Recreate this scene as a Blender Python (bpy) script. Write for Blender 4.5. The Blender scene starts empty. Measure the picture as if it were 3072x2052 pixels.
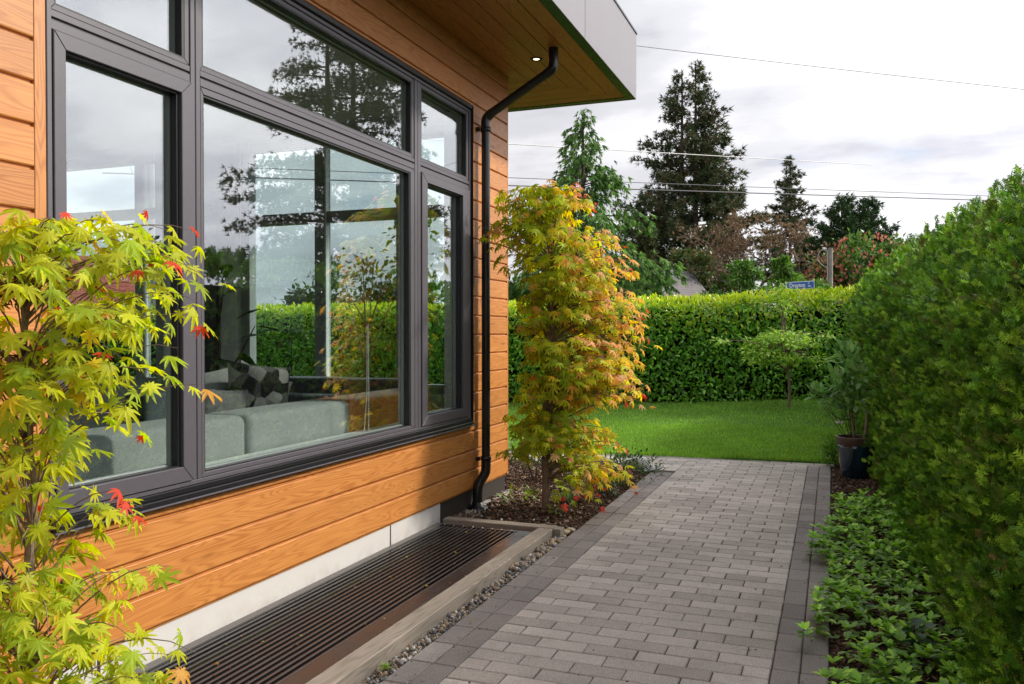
import bpy, bmesh, math, random
import numpy as np
from mathutils import Vector, Matrix
random.seed(7); np.random.seed(7)
RNG = np.random.default_rng(11)
S = bpy.context.scene
R = math.radians

# ------------------------------------------------------------------ camera, world, sun, exposure
cd = bpy.data.cameras.new("camera"); cam = bpy.data.objects.new("camera", cd)
S.collection.objects.link(cam); S.camera = cam
cam.location = (0, 0, 1.41); cam.rotation_euler = (R(90 - 0.744), 0, R(20.88))
cd.sensor_width = 36; cd.lens = 29.5; cd.clip_start = 0.05; cd.clip_end = 2000
SUN = Vector((0.69, 0.47, 0.56)).normalized()
SUN_EL = math.asin(SUN.z); SUN_AZ = math.atan2(SUN.x, SUN.y)
W = bpy.data.worlds.new("World"); S.world = W; W.use_nodes = True
def build_world():
    nt = W.node_tree; N = nt.nodes; L = nt.links
    for n in list(N): N.remove(n)
    out = N.new("ShaderNodeOutputWorld"); bg = N.new("ShaderNodeBackground")
    sky = N.new("ShaderNodeTexSky"); sky.sky_type = 'NISHITA'; sky.sun_disc = False
    sky.sun_elevation = SUN_EL; sky.sun_rotation = SUN_AZ
    def m(op, a, b=None, c=None):
        n = N.new("ShaderNodeMath"); n.operation = op
        for i, v in enumerate((a, b, c)):
            if v is None: continue
            if hasattr(v, "is_output"): L.new(v, n.inputs[i])
            else: n.inputs[i].default_value = v
        return n.outputs[0]
    tc = N.new("ShaderNodeTexCoord"); sp = N.new("ShaderNodeSeparateXYZ"); L.new(tc.outputs["Generated"], sp.inputs[0])
    den = m('ADD', m('MAXIMUM', sp.outputs[2], 0.0), 0.22)
    u = m('DIVIDE', sp.outputs[0], den); v = m('DIVIDE', sp.outputs[1], den)
    cb = N.new("ShaderNodeCombineXYZ"); L.new(u, cb.inputs[0]); L.new(m('MULTIPLY', v, 1.5), cb.inputs[1])
    def noise(scale, detail, off, rough=0.5):
        a = N.new("ShaderNodeVectorMath"); a.operation = 'ADD'; L.new(cb.outputs[0], a.inputs[0]); a.inputs[1].default_value = off
        n = N.new("ShaderNodeTexNoise"); n.inputs["Scale"].default_value = scale; n.inputs["Detail"].default_value = detail
        n.inputs["Roughness"].default_value = rough; L.new(a.outputs[0], n.inputs["Vector"]); return n.outputs["Fac"]
    def ramp(f, pts, interp='EASE'):
        r = N.new("ShaderNodeValToRGB"); L.new(f, r.inputs[0]); e = r.color_ramp.elements; r.color_ramp.interpolation = interp
        while len(e) < len(pts): e.new(0.5)
        for i, (p, c) in enumerate(pts): e[i].position = p; e[i].color = (*c, 1)
        return r.outputs[0]
    cloud = ramp(noise(1.25, 6, (3.1, 1.7, 0), 0.55), [(0.33, (0.40, 0.40, 0.44)), (0.45, (0.53, 0.53, 0.565)), (0.56, (0.66, 0.657, 0.68)), (0.68, (0.74, 0.737, 0.745))])
    gap = ramp(noise(1.3, 5, (8.4, 5.2, 0)), [(0.60, (0, 0, 0)), (0.74, (0.6, 0.6, 0.6))])
    # thin cloud shines brighter around the sun
    dt = N.new("ShaderNodeVectorMath"); dt.operation = 'DOT_PRODUCT'; L.new(tc.outputs["Generated"], dt.inputs[0]); dt.inputs[1].default_value = SUN
    glow = m('ADD', 1.0, m('MULTIPLY', m('POWER', m('MAXIMUM', dt.outputs["Value"], 0.0), 3.5), 2.6))
    gm = N.new("ShaderNodeVectorMath"); gm.operation = 'SCALE'; L.new(cloud, gm.inputs[0]); L.new(glow, gm.inputs["Scale"])
    sk = N.new("ShaderNodeVectorMath"); sk.operation = 'SCALE'; L.new(sky.outputs[0], sk.inputs[0]); sk.inputs["Scale"].default_value = 0.12
    mx = N.new("ShaderNodeMix"); mx.data_type = 'RGBA'
    L.new(gap, mx.inputs[0]); L.new(gm.outputs[0], mx.inputs[6]); L.new(sk.outputs[0], mx.inputs[7])
    L.new(mx.outputs[2], bg.inputs[0]); bg.inputs[1].default_value = 1.0
    L.new(bg.outputs[0], out.inputs[0])
build_world()
ld = bpy.data.lights.new("sun", 'SUN'); lo = bpy.data.objects.new("sun", ld); S.collection.objects.link(lo)
ld.energy = 3.2; ld.angle = R(4.5); ld.color = (1.0, 0.93, 0.82)
lo.rotation_euler = SUN.to_track_quat('Z', 'Y').to_euler(); lo.location = (20, 14, 25)
S.view_settings.view_transform = 'Standard'; S.view_settings.look = 'None'; S.view_settings.gamma = 1
S.view_settings.use_curve_mapping = False; S.view_settings.exposure = 0.42
S.cycles.max_bounces = 10; S.cycles.transparent_max_bounces = 16; S.cycles.caustics_reflective = False; S.cycles.caustics_refractive = False

# ------------------------------------------------------------------ helpers
COL = S.collection
def link(o, parent=None):
    COL.objects.link(o)
    if parent: o.parent = parent
    return o
def tag(o, label=None, cat=None, group=None, kind=None):
    if label: o["label"] = label
    if cat: o["category"] = cat
    if group: o["group"] = group
    if kind: o["kind"] = kind
    return o
def thing(name, label, cat, loc=(0, 0, 0), rotz=0, group=None):
    o = bpy.data.objects.new(name, None); o.empty_display_size = 0.1
    link(o); o.location = loc; o.rotation_euler = (0, 0, rotz)
    return tag(o, label, cat, group)
def mesh(name, V, F, mat, tint=None, smooth=False):
    V = np.asarray(V, dtype=np.float32)
    me = bpy.data.meshes.new(name)
    if isinstance(F, np.ndarray):
        k = F.shape[1]; nf = len(F)
        me.vertices.add(len(V)); me.vertices.foreach_set("co", V.ravel())
        me.loops.add(nf * k); me.loops.foreach_set("vertex_index", F.astype(np.int32).ravel())
        me.polygons.add(nf); me.polygons.foreach_set("loop_start", np.arange(nf, dtype=np.int32) * k)
        me.polygons.foreach_set("loop_total", np.full(nf, k, dtype=np.int32))
        me.update(calc_edges=True)
    else:
        me.from_pydata([tuple(map(float, v)) for v in V], [], F)
    if tint is not None:
        a = me.color_attributes.new(name="tint", type='FLOAT_COLOR', domain='POINT')
        t = np.ones((len(V), 4), dtype=np.float32); t[:, :3] = tint; a.data.foreach_set("color", t.ravel())
    if smooth: me.polygons.foreach_set("use_smooth", np.ones(len(me.polygons), dtype=bool))
    me.materials.append(mat); me.update()
    return me
def obj(name, me, parent=None, loc=(0, 0, 0), rot=(0, 0, 0), scale=(1, 1, 1)):
    o = bpy.data.objects.new(name, me); link(o, parent); o.location = loc; o.rotation_euler = rot; o.scale = scale
    return o
def bm_mesh(name, bm, mat, smooth=False):
    me = bpy.data.meshes.new(name); bmesh.ops.recalc_face_normals(bm, faces=bm.faces); bm.to_mesh(me); bm.free(); me.materials.append(mat)
    if smooth: me.polygons.foreach_set("use_smooth", np.ones(len(me.polygons), dtype=bool))
    return me
def add_box(bm, x0, x1, y0, y1, z0, z1, bev=0.0, seg=1):
    b2 = bmesh.new(); r = bmesh.ops.create_cube(b2, size=1)
    for v in b2.verts:
        v.co = Vector(((x0 + x1) / 2 + v.co.x * (x1 - x0), (y0 + y1) / 2 + v.co.y * (y1 - y0), (z0 + z1) / 2 + v.co.z * (z1 - z0)))
    if bev > 0: bmesh.ops.bevel(b2, geom=list(b2.edges), offset=bev, segments=seg, affect='EDGES', profile=0.5)
    t = bpy.data.meshes.new("t"); b2.to_mesh(t); b2.free(); bm.from_mesh(t); bpy.data.meshes.remove(t)
def box(name, x0, x1, y0, y1, z0, z1, mat, parent=None, bev=0.0, seg=1, smooth=False):
    bm = bmesh.new(); add_box(bm, x0, x1, y0, y1, z0, z1, bev, seg)
    return obj(name, bm_mesh(name, bm, mat, smooth), parent)
def prism_bm(bm, pts, z0, z1):
    """pts: polygon in xy"""
    a = [bm.verts.new((p[0], p[1], z0)) for p in pts]; b = [bm.verts.new((p[0], p[1], z1)) for p in pts]
    n = len(pts); bm.faces.new(a[::-1]); bm.faces.new(b)
    for i in range(n): bm.faces.new((a[i], a[(i + 1) % n], b[(i + 1) % n], b[i]))
def tube_arrays(pts, rad, sides=6):
    pts = [Vector(p) for p in pts]; n = len(pts)
    if not hasattr(rad, "__len__"): rad = [rad] * n
    V = []; F = []; up = Vector((0, 0, 1)); prev = None
    for i, p in enumerate(pts):
        d = (pts[min(i + 1, n - 1)] - pts[max(i - 1, 0)])
        d = d.normalized() if d.length > 1e-9 else Vector((0, 0, 1))
        if prev is None:
            a = d.cross(Vector((1, 0, 0)) if abs(d.x) < 0.8 else up).normalized()
        else:
            a = (prev - d * prev.dot(d)); a = a.normalized() if a.length > 1e-6 else prev
        prev = a; b = d.cross(a)
        for k in range(sides):
            t = 2 * math.pi * k / sides
            V.append(p + (a * math.cos(t) + b * math.sin(t)) * rad[i])
    for i in range(n - 1):
        for k in range(sides):
            k2 = (k + 1) % sides
            F.append((i * sides + k, i * sides + k2, (i + 1) * sides + k2, (i + 1) * sides + k))
    return V, F
class Tubes:
    def __init__(s): s.V = []; s.F = []
    def add(s, pts, rad, sides=5):
        v, f = tube_arrays(pts, rad, sides); o = len(s.V); s.V += [tuple(q) for q in v]; s.F += [tuple(i + o for i in q) for q in f]
    def mesh(s, name, mat): return mesh(name, np.array(s.V), np.array(s.F), mat, smooth=True)
def lathe(prof, seg=28):
    V = []; F = []; n = len(prof)
    for (r, z) in prof:
        for k in range(seg): t = 2 * math.pi * k / seg; V.append((r * math.cos(t), r * math.sin(t), z))
    for i in range(n - 1):
        for k in range(seg): k2 = (k + 1) % seg; F.append((i * seg + k, i * seg + k2, (i + 1) * seg + k2, (i + 1) * seg + k))
    return np.array(V), np.array(F)
def unit(a): return a / np.maximum(np.linalg.norm(a, axis=-1, keepdims=True), 1e-9)
def inst(TV, TF, P, fwd, nrm, size, tint, jit=0.0):
    """many copies of one leaf template joined in arrays"""
    P = np.asarray(P, float); K = len(P); X = unit(np.asarray(fwd, float)); Z = np.asarray(nrm, float)
    Z = Z - (Z * X).sum(1, keepdims=True) * X; Z = unit(Z); Y = np.cross(Z, X)
    B = np.stack([X, Y, Z], 1); size = np.asarray(size, float)
    if size.ndim == 0: size = np.full(K, float(size))
    if size.ndim == 1: size = np.repeat(size[:, None], 3, 1)
    loc = TV[None] * size[:, None, :]
    V = P[:, None, :] + np.einsum('kvi,kij->kvj', loc, B)
    F = TF[None] + (np.arange(K) * len(TV))[:, None, None]
    T = np.repeat(np.asarray(tint, float)[:, None, :], len(TV), 1)
    return V.reshape(-1, 3), F.reshape(-1, TF.shape[1]), T.reshape(-1, 3)
def join(parts):
    V = []; F = []; T = []; o = 0
    for v, f, t in parts: V.append(v); F.append(f + o); T.append(t); o += len(v)
    return np.concatenate(V), np.concatenate(F), np.concatenate(T)
def rnd(n, a=0.0, b=1.0): return RNG.uniform(a, b, n)
def rdir(n): v = RNG.normal(size=(n, 3)); return unit(v)
def pick(cols, n, p=None):
    c = np.array(cols)[RNG.choice(len(cols), n, p=p)]
    return np.clip(c * (1 + RNG.normal(0, 0.12, (n, 1))), 0.003, 0.95)

# ------------------------------------------------------------------ materials
class Mat:
    def __init__(s, name):
        s.m = bpy.data.materials.new(name); s.m.use_nodes = True; s.N = s.m.node_tree.nodes; s.L = s.m.node_tree.links
        s.p = s.N["Principled BSDF"]; s.out = s.N["Material Output"]
    def set(s, k, v):
        if hasattr(v, "is_output"): s.L.new(v, s.p.inputs[k])
        elif k == "Base Color": s.p.inputs[k].default_value = (*v, 1)
        else: s.p.inputs[k].default_value = v
        return s
    def coord(s, kind="Object", scale=(1, 1, 1), rnd=0.0):
        tc = s.N.new("ShaderNodeTexCoord"); o = tc.outputs[kind]
        mp = s.N.new("ShaderNodeMapping"); s.L.new(o, mp.inputs[0]); mp.inputs["Scale"].default_value = scale
        if rnd:
            oi = s.N.new("ShaderNodeObjectInfo"); mu = s.math('MULTIPLY', oi.outputs["Random"], rnd); s.L.new(mu, mp.inputs["Location"])
        return mp.outputs[0]
    def noise(s, vec, scale, detail=3, rough=0.5, dist=0.0):
        n = s.N.new("ShaderNodeTexNoise"); s.L.new(vec, n.inputs["Vector"]); n.inputs["Scale"].default_value = scale
        n.inputs["Detail"].default_value = detail; n.inputs["Roughness"].default_value = rough; n.inputs["Distortion"].default_value = dist
        return n.outputs["Fac"]
    def vor(s, vec, scale, out="Distance"):
        n = s.N.new("ShaderNodeTexVoronoi"); s.L.new(vec, n.inputs["Vector"]); n.inputs["Scale"].default_value = scale; return n.outputs[out]
    def math(s, op, a, b=None, c=None):
        n = s.N.new("ShaderNodeMath"); n.operation = op
        for i, v in enumerate((a, b, c)):
            if v is None: continue
            if hasattr(v, "is_output"): s.L.new(v, n.inputs[i])
            else: n.inputs[i].default_value = v
        return n.outputs[0]
    def ramp(s, f, pts, interp='LINEAR'):
        r = s.N.new("ShaderNodeValToRGB"); s.L.new(f, r.inputs[0]); e = r.color_ramp.elements; r.color_ramp.interpolation = interp
        while len(e) < len(pts): e.new(0.5)
        for i, (p, c) in enumerate(pts):
            if not hasattr(c, "__len__"): c = (c, c, c)
            e[i].position = p; e[i].color = (*c, 1)
        return r.outputs[0]
    def mix(s, f, a, b, typ='MIX'):
        n = s.N.new("ShaderNodeMix"); n.data_type = 'RGBA'; n.blend_type = typ
        for i, v in ((0, f), (6, a), (7, b)):
            if hasattr(v, "is_output"): s.L.new(v, n.inputs[i])
            elif i == 0: n.inputs[0].default_value = v
            else: n.inputs[i].default_value = (*v, 1)
        return n.outputs[2]
    def bump(s, h, strength=0.3, dist=0.01):
        b = s.N.new("ShaderNodeBump"); b.inputs["Strength"].default_value = strength; b.inputs["Distance"].default_value = dist
        s.L.new(h, b.inputs["Height"]); s.L.new(b.outputs[0], s.p.inputs["Normal"]); return s
    def rand(s):
        oi = s.N.new("ShaderNodeObjectInfo"); g = s.N.new("ShaderNodeNewGeometry")
        return s.math('FRACT', s.math('ADD', s.math('MULTIPLY', oi.outputs["Random"], 7.31), g.outputs["Random Per Island"]))
def plain(name, col, rough=0.5, metal=0.0, spec=0.5, nscale=0, namp=0.15, bump=0, coat=0):
    m = Mat(name); m.set("Roughness", rough).set("Metallic", metal).set("Specular IOR Level", spec)
    if coat: m.set("Coat Weight", coat); m.set("Coat Roughness", 0.08)
    if nscale:
        n = m.noise(m.coord(), nscale, 5, 0.6)
        lo_ = tuple(c * (1 - namp) for c in col); hi = tuple(min(1, c * (1 + namp)) for c in col)
        m.set("Base Color", m.ramp(n, [(0.3, lo_), (0.7, hi)]))
        if bump: m.bump(n, bump, 0.005)
    else: m.set("Base Color", col)
    return m.m
def wood(name, light, mid, dark, rough=0.46, bump=0.2, spec=0.5):
    m = Mat(name); v = m.coord("Object", (0.9, 11, 11), rnd=41.0)
    n = m.noise(v, 1.0, 2.0, 0.45, 0.35)
    ring = m.math('SINE', m.math('MULTIPLY', n, 120.0))
    ring = m.math('MULTIPLY_ADD', ring, 0.5, 0.5)
    fib = m.noise(m.coord("Object", (4, 150, 150), rnd=17.0), 1.0, 3, 0.6)
    blot = m.noise(m.coord("Object", (0.8, 5, 5), rnd=9.0), 1.0, 3)
    c = m.ramp(m.math('POWER', ring, 1.6), [(0.0, light), (0.55, mid), (1.0, dark)])
    c = m.mix(0.35, c, mid)
    c = m.mix(m.math('MULTIPLY', m.ramp(fib, [(0.35, 0.0), (0.75, 1.0)]), 0.35), c, dark)
    c = m.mix(m.math('MULTIPLY', m.ramp(blot, [(0.35, 0.0), (0.7, 1.0)]), 0.4), c, light)
    kn = m.vor(m.coord("Object", (1.4, 6, 6), rnd=23.0), 1.0)
    c = m.mix(m.ramp(kn, [(0.03, 0.75), (0.10, 0.0)]), c, tuple(x * 0.45 for x in dark))
    oi = m.N.new("ShaderNodeObjectInfo"); c = m.mix(1.0, c, m.ramp(oi.outputs["Random"], [(0, (0.86, 0.85, 0.84)), (1, (1.08, 1.07, 1.06))]), 'MULTIPLY')
    m.set("Base Color", c).set("Roughness", rough).set("Specular IOR Level", spec)
    m.bump(m.math('ADD', m.math('MULTIPLY', ring, 0.3), fib), bump, 0.001)
    return m.m
def leafmat(name, trans=0.4, rough=0.45, spec=0.4, vein=False):
    m = Mat(name); a = m.N.new("ShaderNodeAttribute"); a.attribute_name = "tint"
    r = m.rand(); c = m.mix(0.16, a.outputs["Color"], m.ramp(r, [(0, 0.0), (1, (0.30, 0.30, 0.12))]), 'ADD') if False else a.outputs["Color"]
    h = m.N.new("ShaderNodeHueSaturation"); m.L.new(c, h.inputs["Color"]); m.L.new(m.math('MULTIPLY_ADD', r, 0.35, 0.82), h.inputs["Value"])
    c = h.outputs[0]
    n_ = m.noise(m.coord(), 34 if 'maple' in name else 9, 4, 0.65); c = m.mix(0.55, c, m.ramp(n_, [(0.3, (0.72, 0.74, 0.6)), (0.7, (1.22, 1.15, 1.0))]), 'MULTIPLY')
    if vein:
        n = m.noise(m.coord("Object"), 90, 2); c = m.mix(m.ramp(n, [(0.45, 0.0), (0.7, 0.25)]), c, (0.9, 0.75, 0.2), 'MULTIPLY')
    m.set("Base Color", c).set("Roughness", rough).set("Specular IOR Level", spec)
    t = m.N.new("ShaderNodeBsdfTranslucent")
    h2 = m.N.new("ShaderNodeHueSaturation"); m.L.new(c, h2.inputs["Color"]); h2.inputs["Saturation"].default_value = 1.1; h2.inputs["Value"].default_value = 1.25
    m.L.new(h2.outputs[0], t.inputs["Color"])
    mx = m.N.new("ShaderNodeMixShader"); mx.inputs[0].default_value = trans
    m.L.new(m.p.outputs[0], mx.inputs[1]); m.L.new(t.outputs[0], mx.inputs[2]); m.L.new(mx.outputs[0], m.out.inputs[0])
    return m.m
def glassmat(name, ior, tint):
    m = Mat(name); g_ = m.N.new("ShaderNodeNewGeometry"); dp = m.N.new("ShaderNodeVectorMath"); dp.operation = 'DOT_PRODUCT'
    m.L.new(g_.outputs["Normal"], dp.inputs[0]); m.L.new(g_.outputs["Incoming"], dp.inputs[1]); f0 = ((ior - 1) / (ior + 1)) ** 2
    cs = m.math('SUBTRACT', 1.0, m.math('ABSOLUTE', dp.outputs["Value"])); fr = m.math('MULTIPLY_ADD', m.math('POWER', cs, 5.0), 1 - f0, f0)
    tr = m.N.new("ShaderNodeBsdfTransparent"); tr.inputs[0].default_value = (*tint, 1)
    g = m.N.new("ShaderNodeBsdfGlossy"); g.inputs["Roughness"].default_value = 0.0; g.inputs["Color"].default_value = (0.96, 0.97, 1, 1)
    mx = m.N.new("ShaderNodeMixShader"); m.L.new(fr, mx.inputs[0]); m.L.new(tr.outputs[0], mx.inputs[1]); m.L.new(g.outputs[0], mx.inputs[2])
    m.L.new(mx.outputs[0], m.out.inputs[0]); return m.m
def paver_mat(name, a, b):
    m = Mat(name); r = m.rand()
    c = m.ramp(r, [(0, a), (0.5, tuple((x + y) / 2 for x, y in zip(a, b))), (1, b)])
    sp = m.noise(m.coord("Object", rnd=31.0), 330, 3, 0.8)
    c = m.mix(0.75, c, m.ramp(sp, [(0.25, 0.35), (0.5, 1.0), (0.72, 1.65)]), 'MULTIPLY')
    s2 = m.noise(m.coord('Object', rnd=13.0), 110, 4, 0.75); c = m.mix(0.8, c, m.ramp(s2, [(0.3, 0.70), (0.5, 1.0), (0.7, 1.28)]), 'MULTIPLY')
    st = m.noise(m.coord("Object", rnd=0.001), 2.2, 5, 0.65)
    tcw = m.N.new("ShaderNodeNewGeometry"); n2 = m.noise(tcw.outputs["Position"], 1.3, 5, 0.65)
    c = m.mix(0.8, c, m.ramp(n2, [(0.3, (0.72, 0.70, 0.69)), (0.7, (1.15, 1.12, 1.1))]), 'MULTIPLY')
    n3 = m.noise(tcw.outputs["Position"], 9, 4, 0.6)
    c = m.mix(m.ramp(n3, [(0.60, 0.0), (0.78, 0.35)]), c, (0.10, 0.085, 0.06))
    m.set("Base Color", c).set("Roughness", 0.85).set("Specular IOR Level", 0.25); m.bump(sp, 0.5, 0.002); return m.m
M = {}
M['siding'] = wood("siding_wood", (0.62, 0.265, 0.068), (0.50, 0.190, 0.042), (0.34, 0.108, 0.020))
M['timber'] = wood("weathered_timber", (0.34, 0.30, 0.255), (0.26, 0.225, 0.185), (0.16, 0.135, 0.11), rough=0.85, bump=0.6, spec=0.2)
M['frame'] = plain("frame_charcoal", (0.088, 0.080, 0.093), 0.42, nscale=30, namp=0.06)
M['black'] = plain("black_metal", (0.012, 0.012, 0.014), 0.30)
M['gasket'] = plain("black_gasket", (0.010, 0.010, 0.011), 0.5)
M['silver'] = plain("spacer_grey", (0.42, 0.45, 0.45), 0.4)
M['fascia'] = plain("fascia_metal", (0.20, 0.182, 0.20), 0.42, nscale=1.2, namp=0.05)
M['rim'] = plain("rim_metal", (0.05, 0.065, 0.055), 0.22, metal=0.3)
M['glass'] = glassmat("window_glass", 2.35, (0.93, 0.965, 0.95))
M['glass_in'] = glassmat("far_window_glass", 1.3, (0.90, 0.97, 0.97))
M['found_white'] = plain("white_foundation_panel", (0.62, 0.595, 0.57), 0.6, nscale=2.5, namp=0.05)
_f = Mat("splashed_panel"); _g = _f.N.new("ShaderNodeNewGeometry"); _s = _f.N.new("ShaderNodeSeparateXYZ"); _f.L.new(_g.outputs["Position"], _s.inputs[0])
_n1 = _f.noise(_g.outputs["Position"], 9, 6, .7); _n2 = _f.noise(_g.outputs["Position"], 160, 2, .6)
_h = _f.math('MULTIPLY', _f.ramp(_s.outputs[2], [(0.045, 1.0), (0.13, 0.0)]), _f.ramp(_n1, [(0.42, 0.0), (0.62, 1.0)]))
_c = _f.mix(_f.math('MULTIPLY', _h, 0.28), (0.62, 0.595, 0.57), (0.30, 0.24, 0.18)); _c = _f.mix(_f.ramp(_n2, [(0.68, 0.0), (0.74, 0.3)]), _c, (0.32, 0.27, 0.22))
_f.set("Base Color", _c).set("Roughness", .65); M['found_white'] = _f.m
M['found_grey'] = plain("grey_foundation", (0.085, 0.08, 0.085), 0.6, nscale=5, namp=0.2, bump=0.1)
M['concrete'] = plain("concrete", (0.33, 0.31, 0.28), 0.9, nscale=25, namp=0.25, bump=0.4)
M['wall_in'] = plain("interior_paint", (0.60, 0.62, 0.60), 0.8, nscale=3, namp=0.02)
M['trim_in'] = plain("interior_trim", (0.78, 0.80, 0.78), 0.45)
M['ceil_in'] = plain("ceiling_paint", (0.7, 0.7, 0.7), 0.9)
M['floor_in'] = wood("interior_floor", (0.30, 0.20, 0.12), (0.22, 0.14, 0.08), (0.13, 0.08, 0.05))
M['dark_in'] = plain("dark_door", (0.02, 0.022, 0.03), 0.5)
M['paver'] = paver_mat("paver_light", (0.36, 0.333, 0.302), (0.52, 0.482, 0.44))
M['edge'] = paver_mat("paver_dark", (0.225, 0.208, 0.196), (0.315, 0.292, 0.275))
M['joint'] = plain("joint_sand", (0.045, 0.035, 0.025), 0.95, nscale=60, namp=0.4, bump=0.4)
M['lens'] = None
def two(name, stops, scale, rough=0.95, bump=0.6, dist=0.01, spec=0.15):
    m = Mat(name); n = m.noise(m.coord(), scale, 8, 0.7); m.set("Base Color", m.ramp(n, stops)).set("Roughness", rough).set("Specular IOR Level", spec); m.bump(n, bump, dist); return m.m
M['mulch'] = two("mulch_soil", [(0.3, (0.022, 0.013, 0.009)), (0.55, (0.06, 0.036, 0.024)), (0.75, (0.13, 0.09, 0.065))], 38)
M['soil'] = two("ground_earth", [(0.3, (0.03, 0.04, 0.015)), (0.7, (0.07, 0.09, 0.03))], 1.5)
M['lawn_base'] = two("lawn_earth", [(0.3, (0.05, 0.12, 0.015)), (0.7, (0.08, 0.18, 0.025))], 14)
M['gravel_bed'] = two("gravel_bed", [(0.3, (0.05, 0.035, 0.028)), (0.7, (0.14, 0.11, 0.09))], 60)
def tintmat(name, rough, spec=0.3, bump=0):
    m = Mat(name); a = m.N.new("ShaderNodeAttribute"); a.attribute_name = "tint"
    n = m.noise(m.coord(), 60, 4, 0.7); c = m.mix(0.6, a.outputs["Color"], m.ramp(n, [(0.3, 0.65), (0.7, 1.3)]), 'MULTIPLY')
    m.set("Base Color", c).set("Roughness", rough).set("Specular IOR Level", spec)
    if bump: m.bump(n, bump, 0.004)
    return m.m
M['chips'] = tintmat("bark_chips", 0.9, 0.2); M['stone'] = tintmat("stones", 0.75, 0.35, 0.4)
M['grass'] = leafmat("grass_blades", 0.35, 0.5, 0.25)
M['maple'] = leafmat("maple_leaf", 0.55, 0.5, 0.3)
M['laurel'] = leafmat("laurel_leaf", 0.3, 0.28, 0.5)
M['thuja'] = leafmat("thuja_spray", 0.14, 0.5, 0.3)
M['needle'] = leafmat("conifer_foliage", 0.12, 0.6, 0.2)
M['foliage'] = leafmat("tree_foliage", 0.3, 0.45, 0.35)
M['bark_m'] = two("maple_bark", [(0.3, (0.15, 0.10, 0.075)), (0.7, (0.30, 0.22, 0.17))], 30, 0.8, 0.3, 0.003)
M['bark'] = two("bark", [(0.3, (0.05, 0.035, 0.028)), (0.7, (0.13, 0.095, 0.075))], 12, 0.9, 0.5)
M['core'] = plain("hedge_shade_core", (0.020, 0.018, 0.010), 1.0, spec=0.0, nscale=12, namp=0.4)  # near-black colour stands in for the shade deep inside the hedges
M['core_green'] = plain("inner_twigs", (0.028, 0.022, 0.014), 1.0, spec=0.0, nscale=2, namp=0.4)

# ------------------------------------------------------------------ ground, path, beds
def struct(name, me, parent=None):
    o = obj(name, me, parent); o["kind"] = "structure"; return o
HX0, HX1, HY0, HY1 = -2.60, -1.90, 2.25, 5.42          # window well opening
G = 900.0; z = -0.07
struct("ground", mesh("ground", [(-G, -G, z), (G, -G, z), (G, G, z), (-G, G, z), (HX0, HY0, z), (HX1, HY0, z), (HX1, HY1, z), (HX0, HY1, z)],
    [(0, 1, 5, 4), (1, 2, 6, 5), (2, 3, 7, 6), (3, 0, 4, 7)], M['soil']))
path = tag(bpy.data.objects.new("path", None), kind="structure"); link(path)
PW, PL, GAP = 0.1125, 0.225, 0.0055
XB0, XF0, XF1, XB1 = -1.6925, -1.4675, -0.23, -0.005
obj("joint_sand_bed", mesh("bed", [(XB0, 1.4, -0.009), (XB1, 1.4, -0.009), (XB1, 9.6, -0.009), (XB0, 9.6, -0.009), (-6.5, 8.45, -0.009), (XB0, 8.45, -0.009), (-6.5, 9.6, -0.009)],
    [(0, 1, 2, 3), (4, 5, 3, 6)], M['joint']), path)
def paver_mesh(l, w, mat):
    bm = bmesh.new(); add_box(bm, -l / 2, l / 2, -w / 2, w / 2, -0.05, 0, 0.004); return bm_mesh("paver", bm, mat)
pm = {}
def pmesh(l, w, mk, v=0):
    k = (round(l, 3), round(w, 3), mk)
    if k not in pm: pm[k] = paver_mesh(l - GAP, w - GAP, M[mk])
    return pm[k]
fld = []; brd = []
nrow = int((9.27 - 1.6) / PW)
for r_ in range(nrow):
    y = 9.27 - PW * (r_ + 0.5); x = XF0; odd = r_ % 2
    if odd: fld.append((x + PW / 2, y, PW, PW, 'paver')); x += PW
    while x + PL < XF1 + 0.01: fld.append((x + PL / 2, y, PL, PW, 'paver')); x += PL
    if XF1 - x > 0.05: fld.append((x + PW / 2, y, PW, PW, 'paver'))
for k in range(35):
    y = 9.27 - PL * (k + 0.5)
    for x in (XF1 + PW * 0.5, XF1 + PW * 1.5): brd.append((x, y, PW, PL, 'edge'))
    if y < 8.45:
        for x in (XB0 + PW * 0.5, XB0 + PW * 1.5): brd.append((x, y, PW, PL, 'edge'))
far = []
for k in range(28):
    x = XB1 - PL * (k + 0.5)
    for j in (0.5, 1.5): far.append((x + (PW / 2 if j > 1 else 0), 9.27 + PW * j, PL, PW, 'paver'))
for r_ in range(7):
    y = 9.27 - PW * (r_ + 0.5)
    if r_ % 2: far.append((XF0 - PW / 2, y, PW, PW, 'paver'))
    for k in range(21): far.append((XF0 - PL * (k + 0.5) - (PW if r_ % 2 else 0), y, PL, PW, 'paver'))
fld.sort(key=lambda q: (0 if q[1] > 2.75 else 1, q[1]))
def place_pavers(lst, name, lim):
    for q in lst[:lim]:
        o = obj(name, pmesh(q[2], q[3], q[4]), path, (q[0] + random.gauss(0, .0007), q[1] + random.gauss(0, .0007), random.gauss(0, 0.0008)),
                (random.gauss(0, 0.004), random.gauss(0, 0.003), random.gauss(0, 0.003)))
    rest = lst[lim:]
    for mk in ('paver', 'edge'):
        bm = bmesh.new(); n = 0
        for q in rest:
            if q[4] != mk: continue
            me = pmesh(q[2], q[3], mk).copy(); me.transform(Matrix.Translation((q[0], q[1], random.gauss(0, 0.0008)))); bm.from_mesh(me); bpy.data.meshes.remove(me); n += 1
        if n: obj("far_pavers", bm_mesh("far_pavers", bm, M[mk]), path)["kind"] = "stuff"
        else: bm.free()
place_pavers(fld, "paver", 300); place_pavers(brd, "edge_paver", 200); place_pavers(far, "edge_paver", 0)

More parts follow.
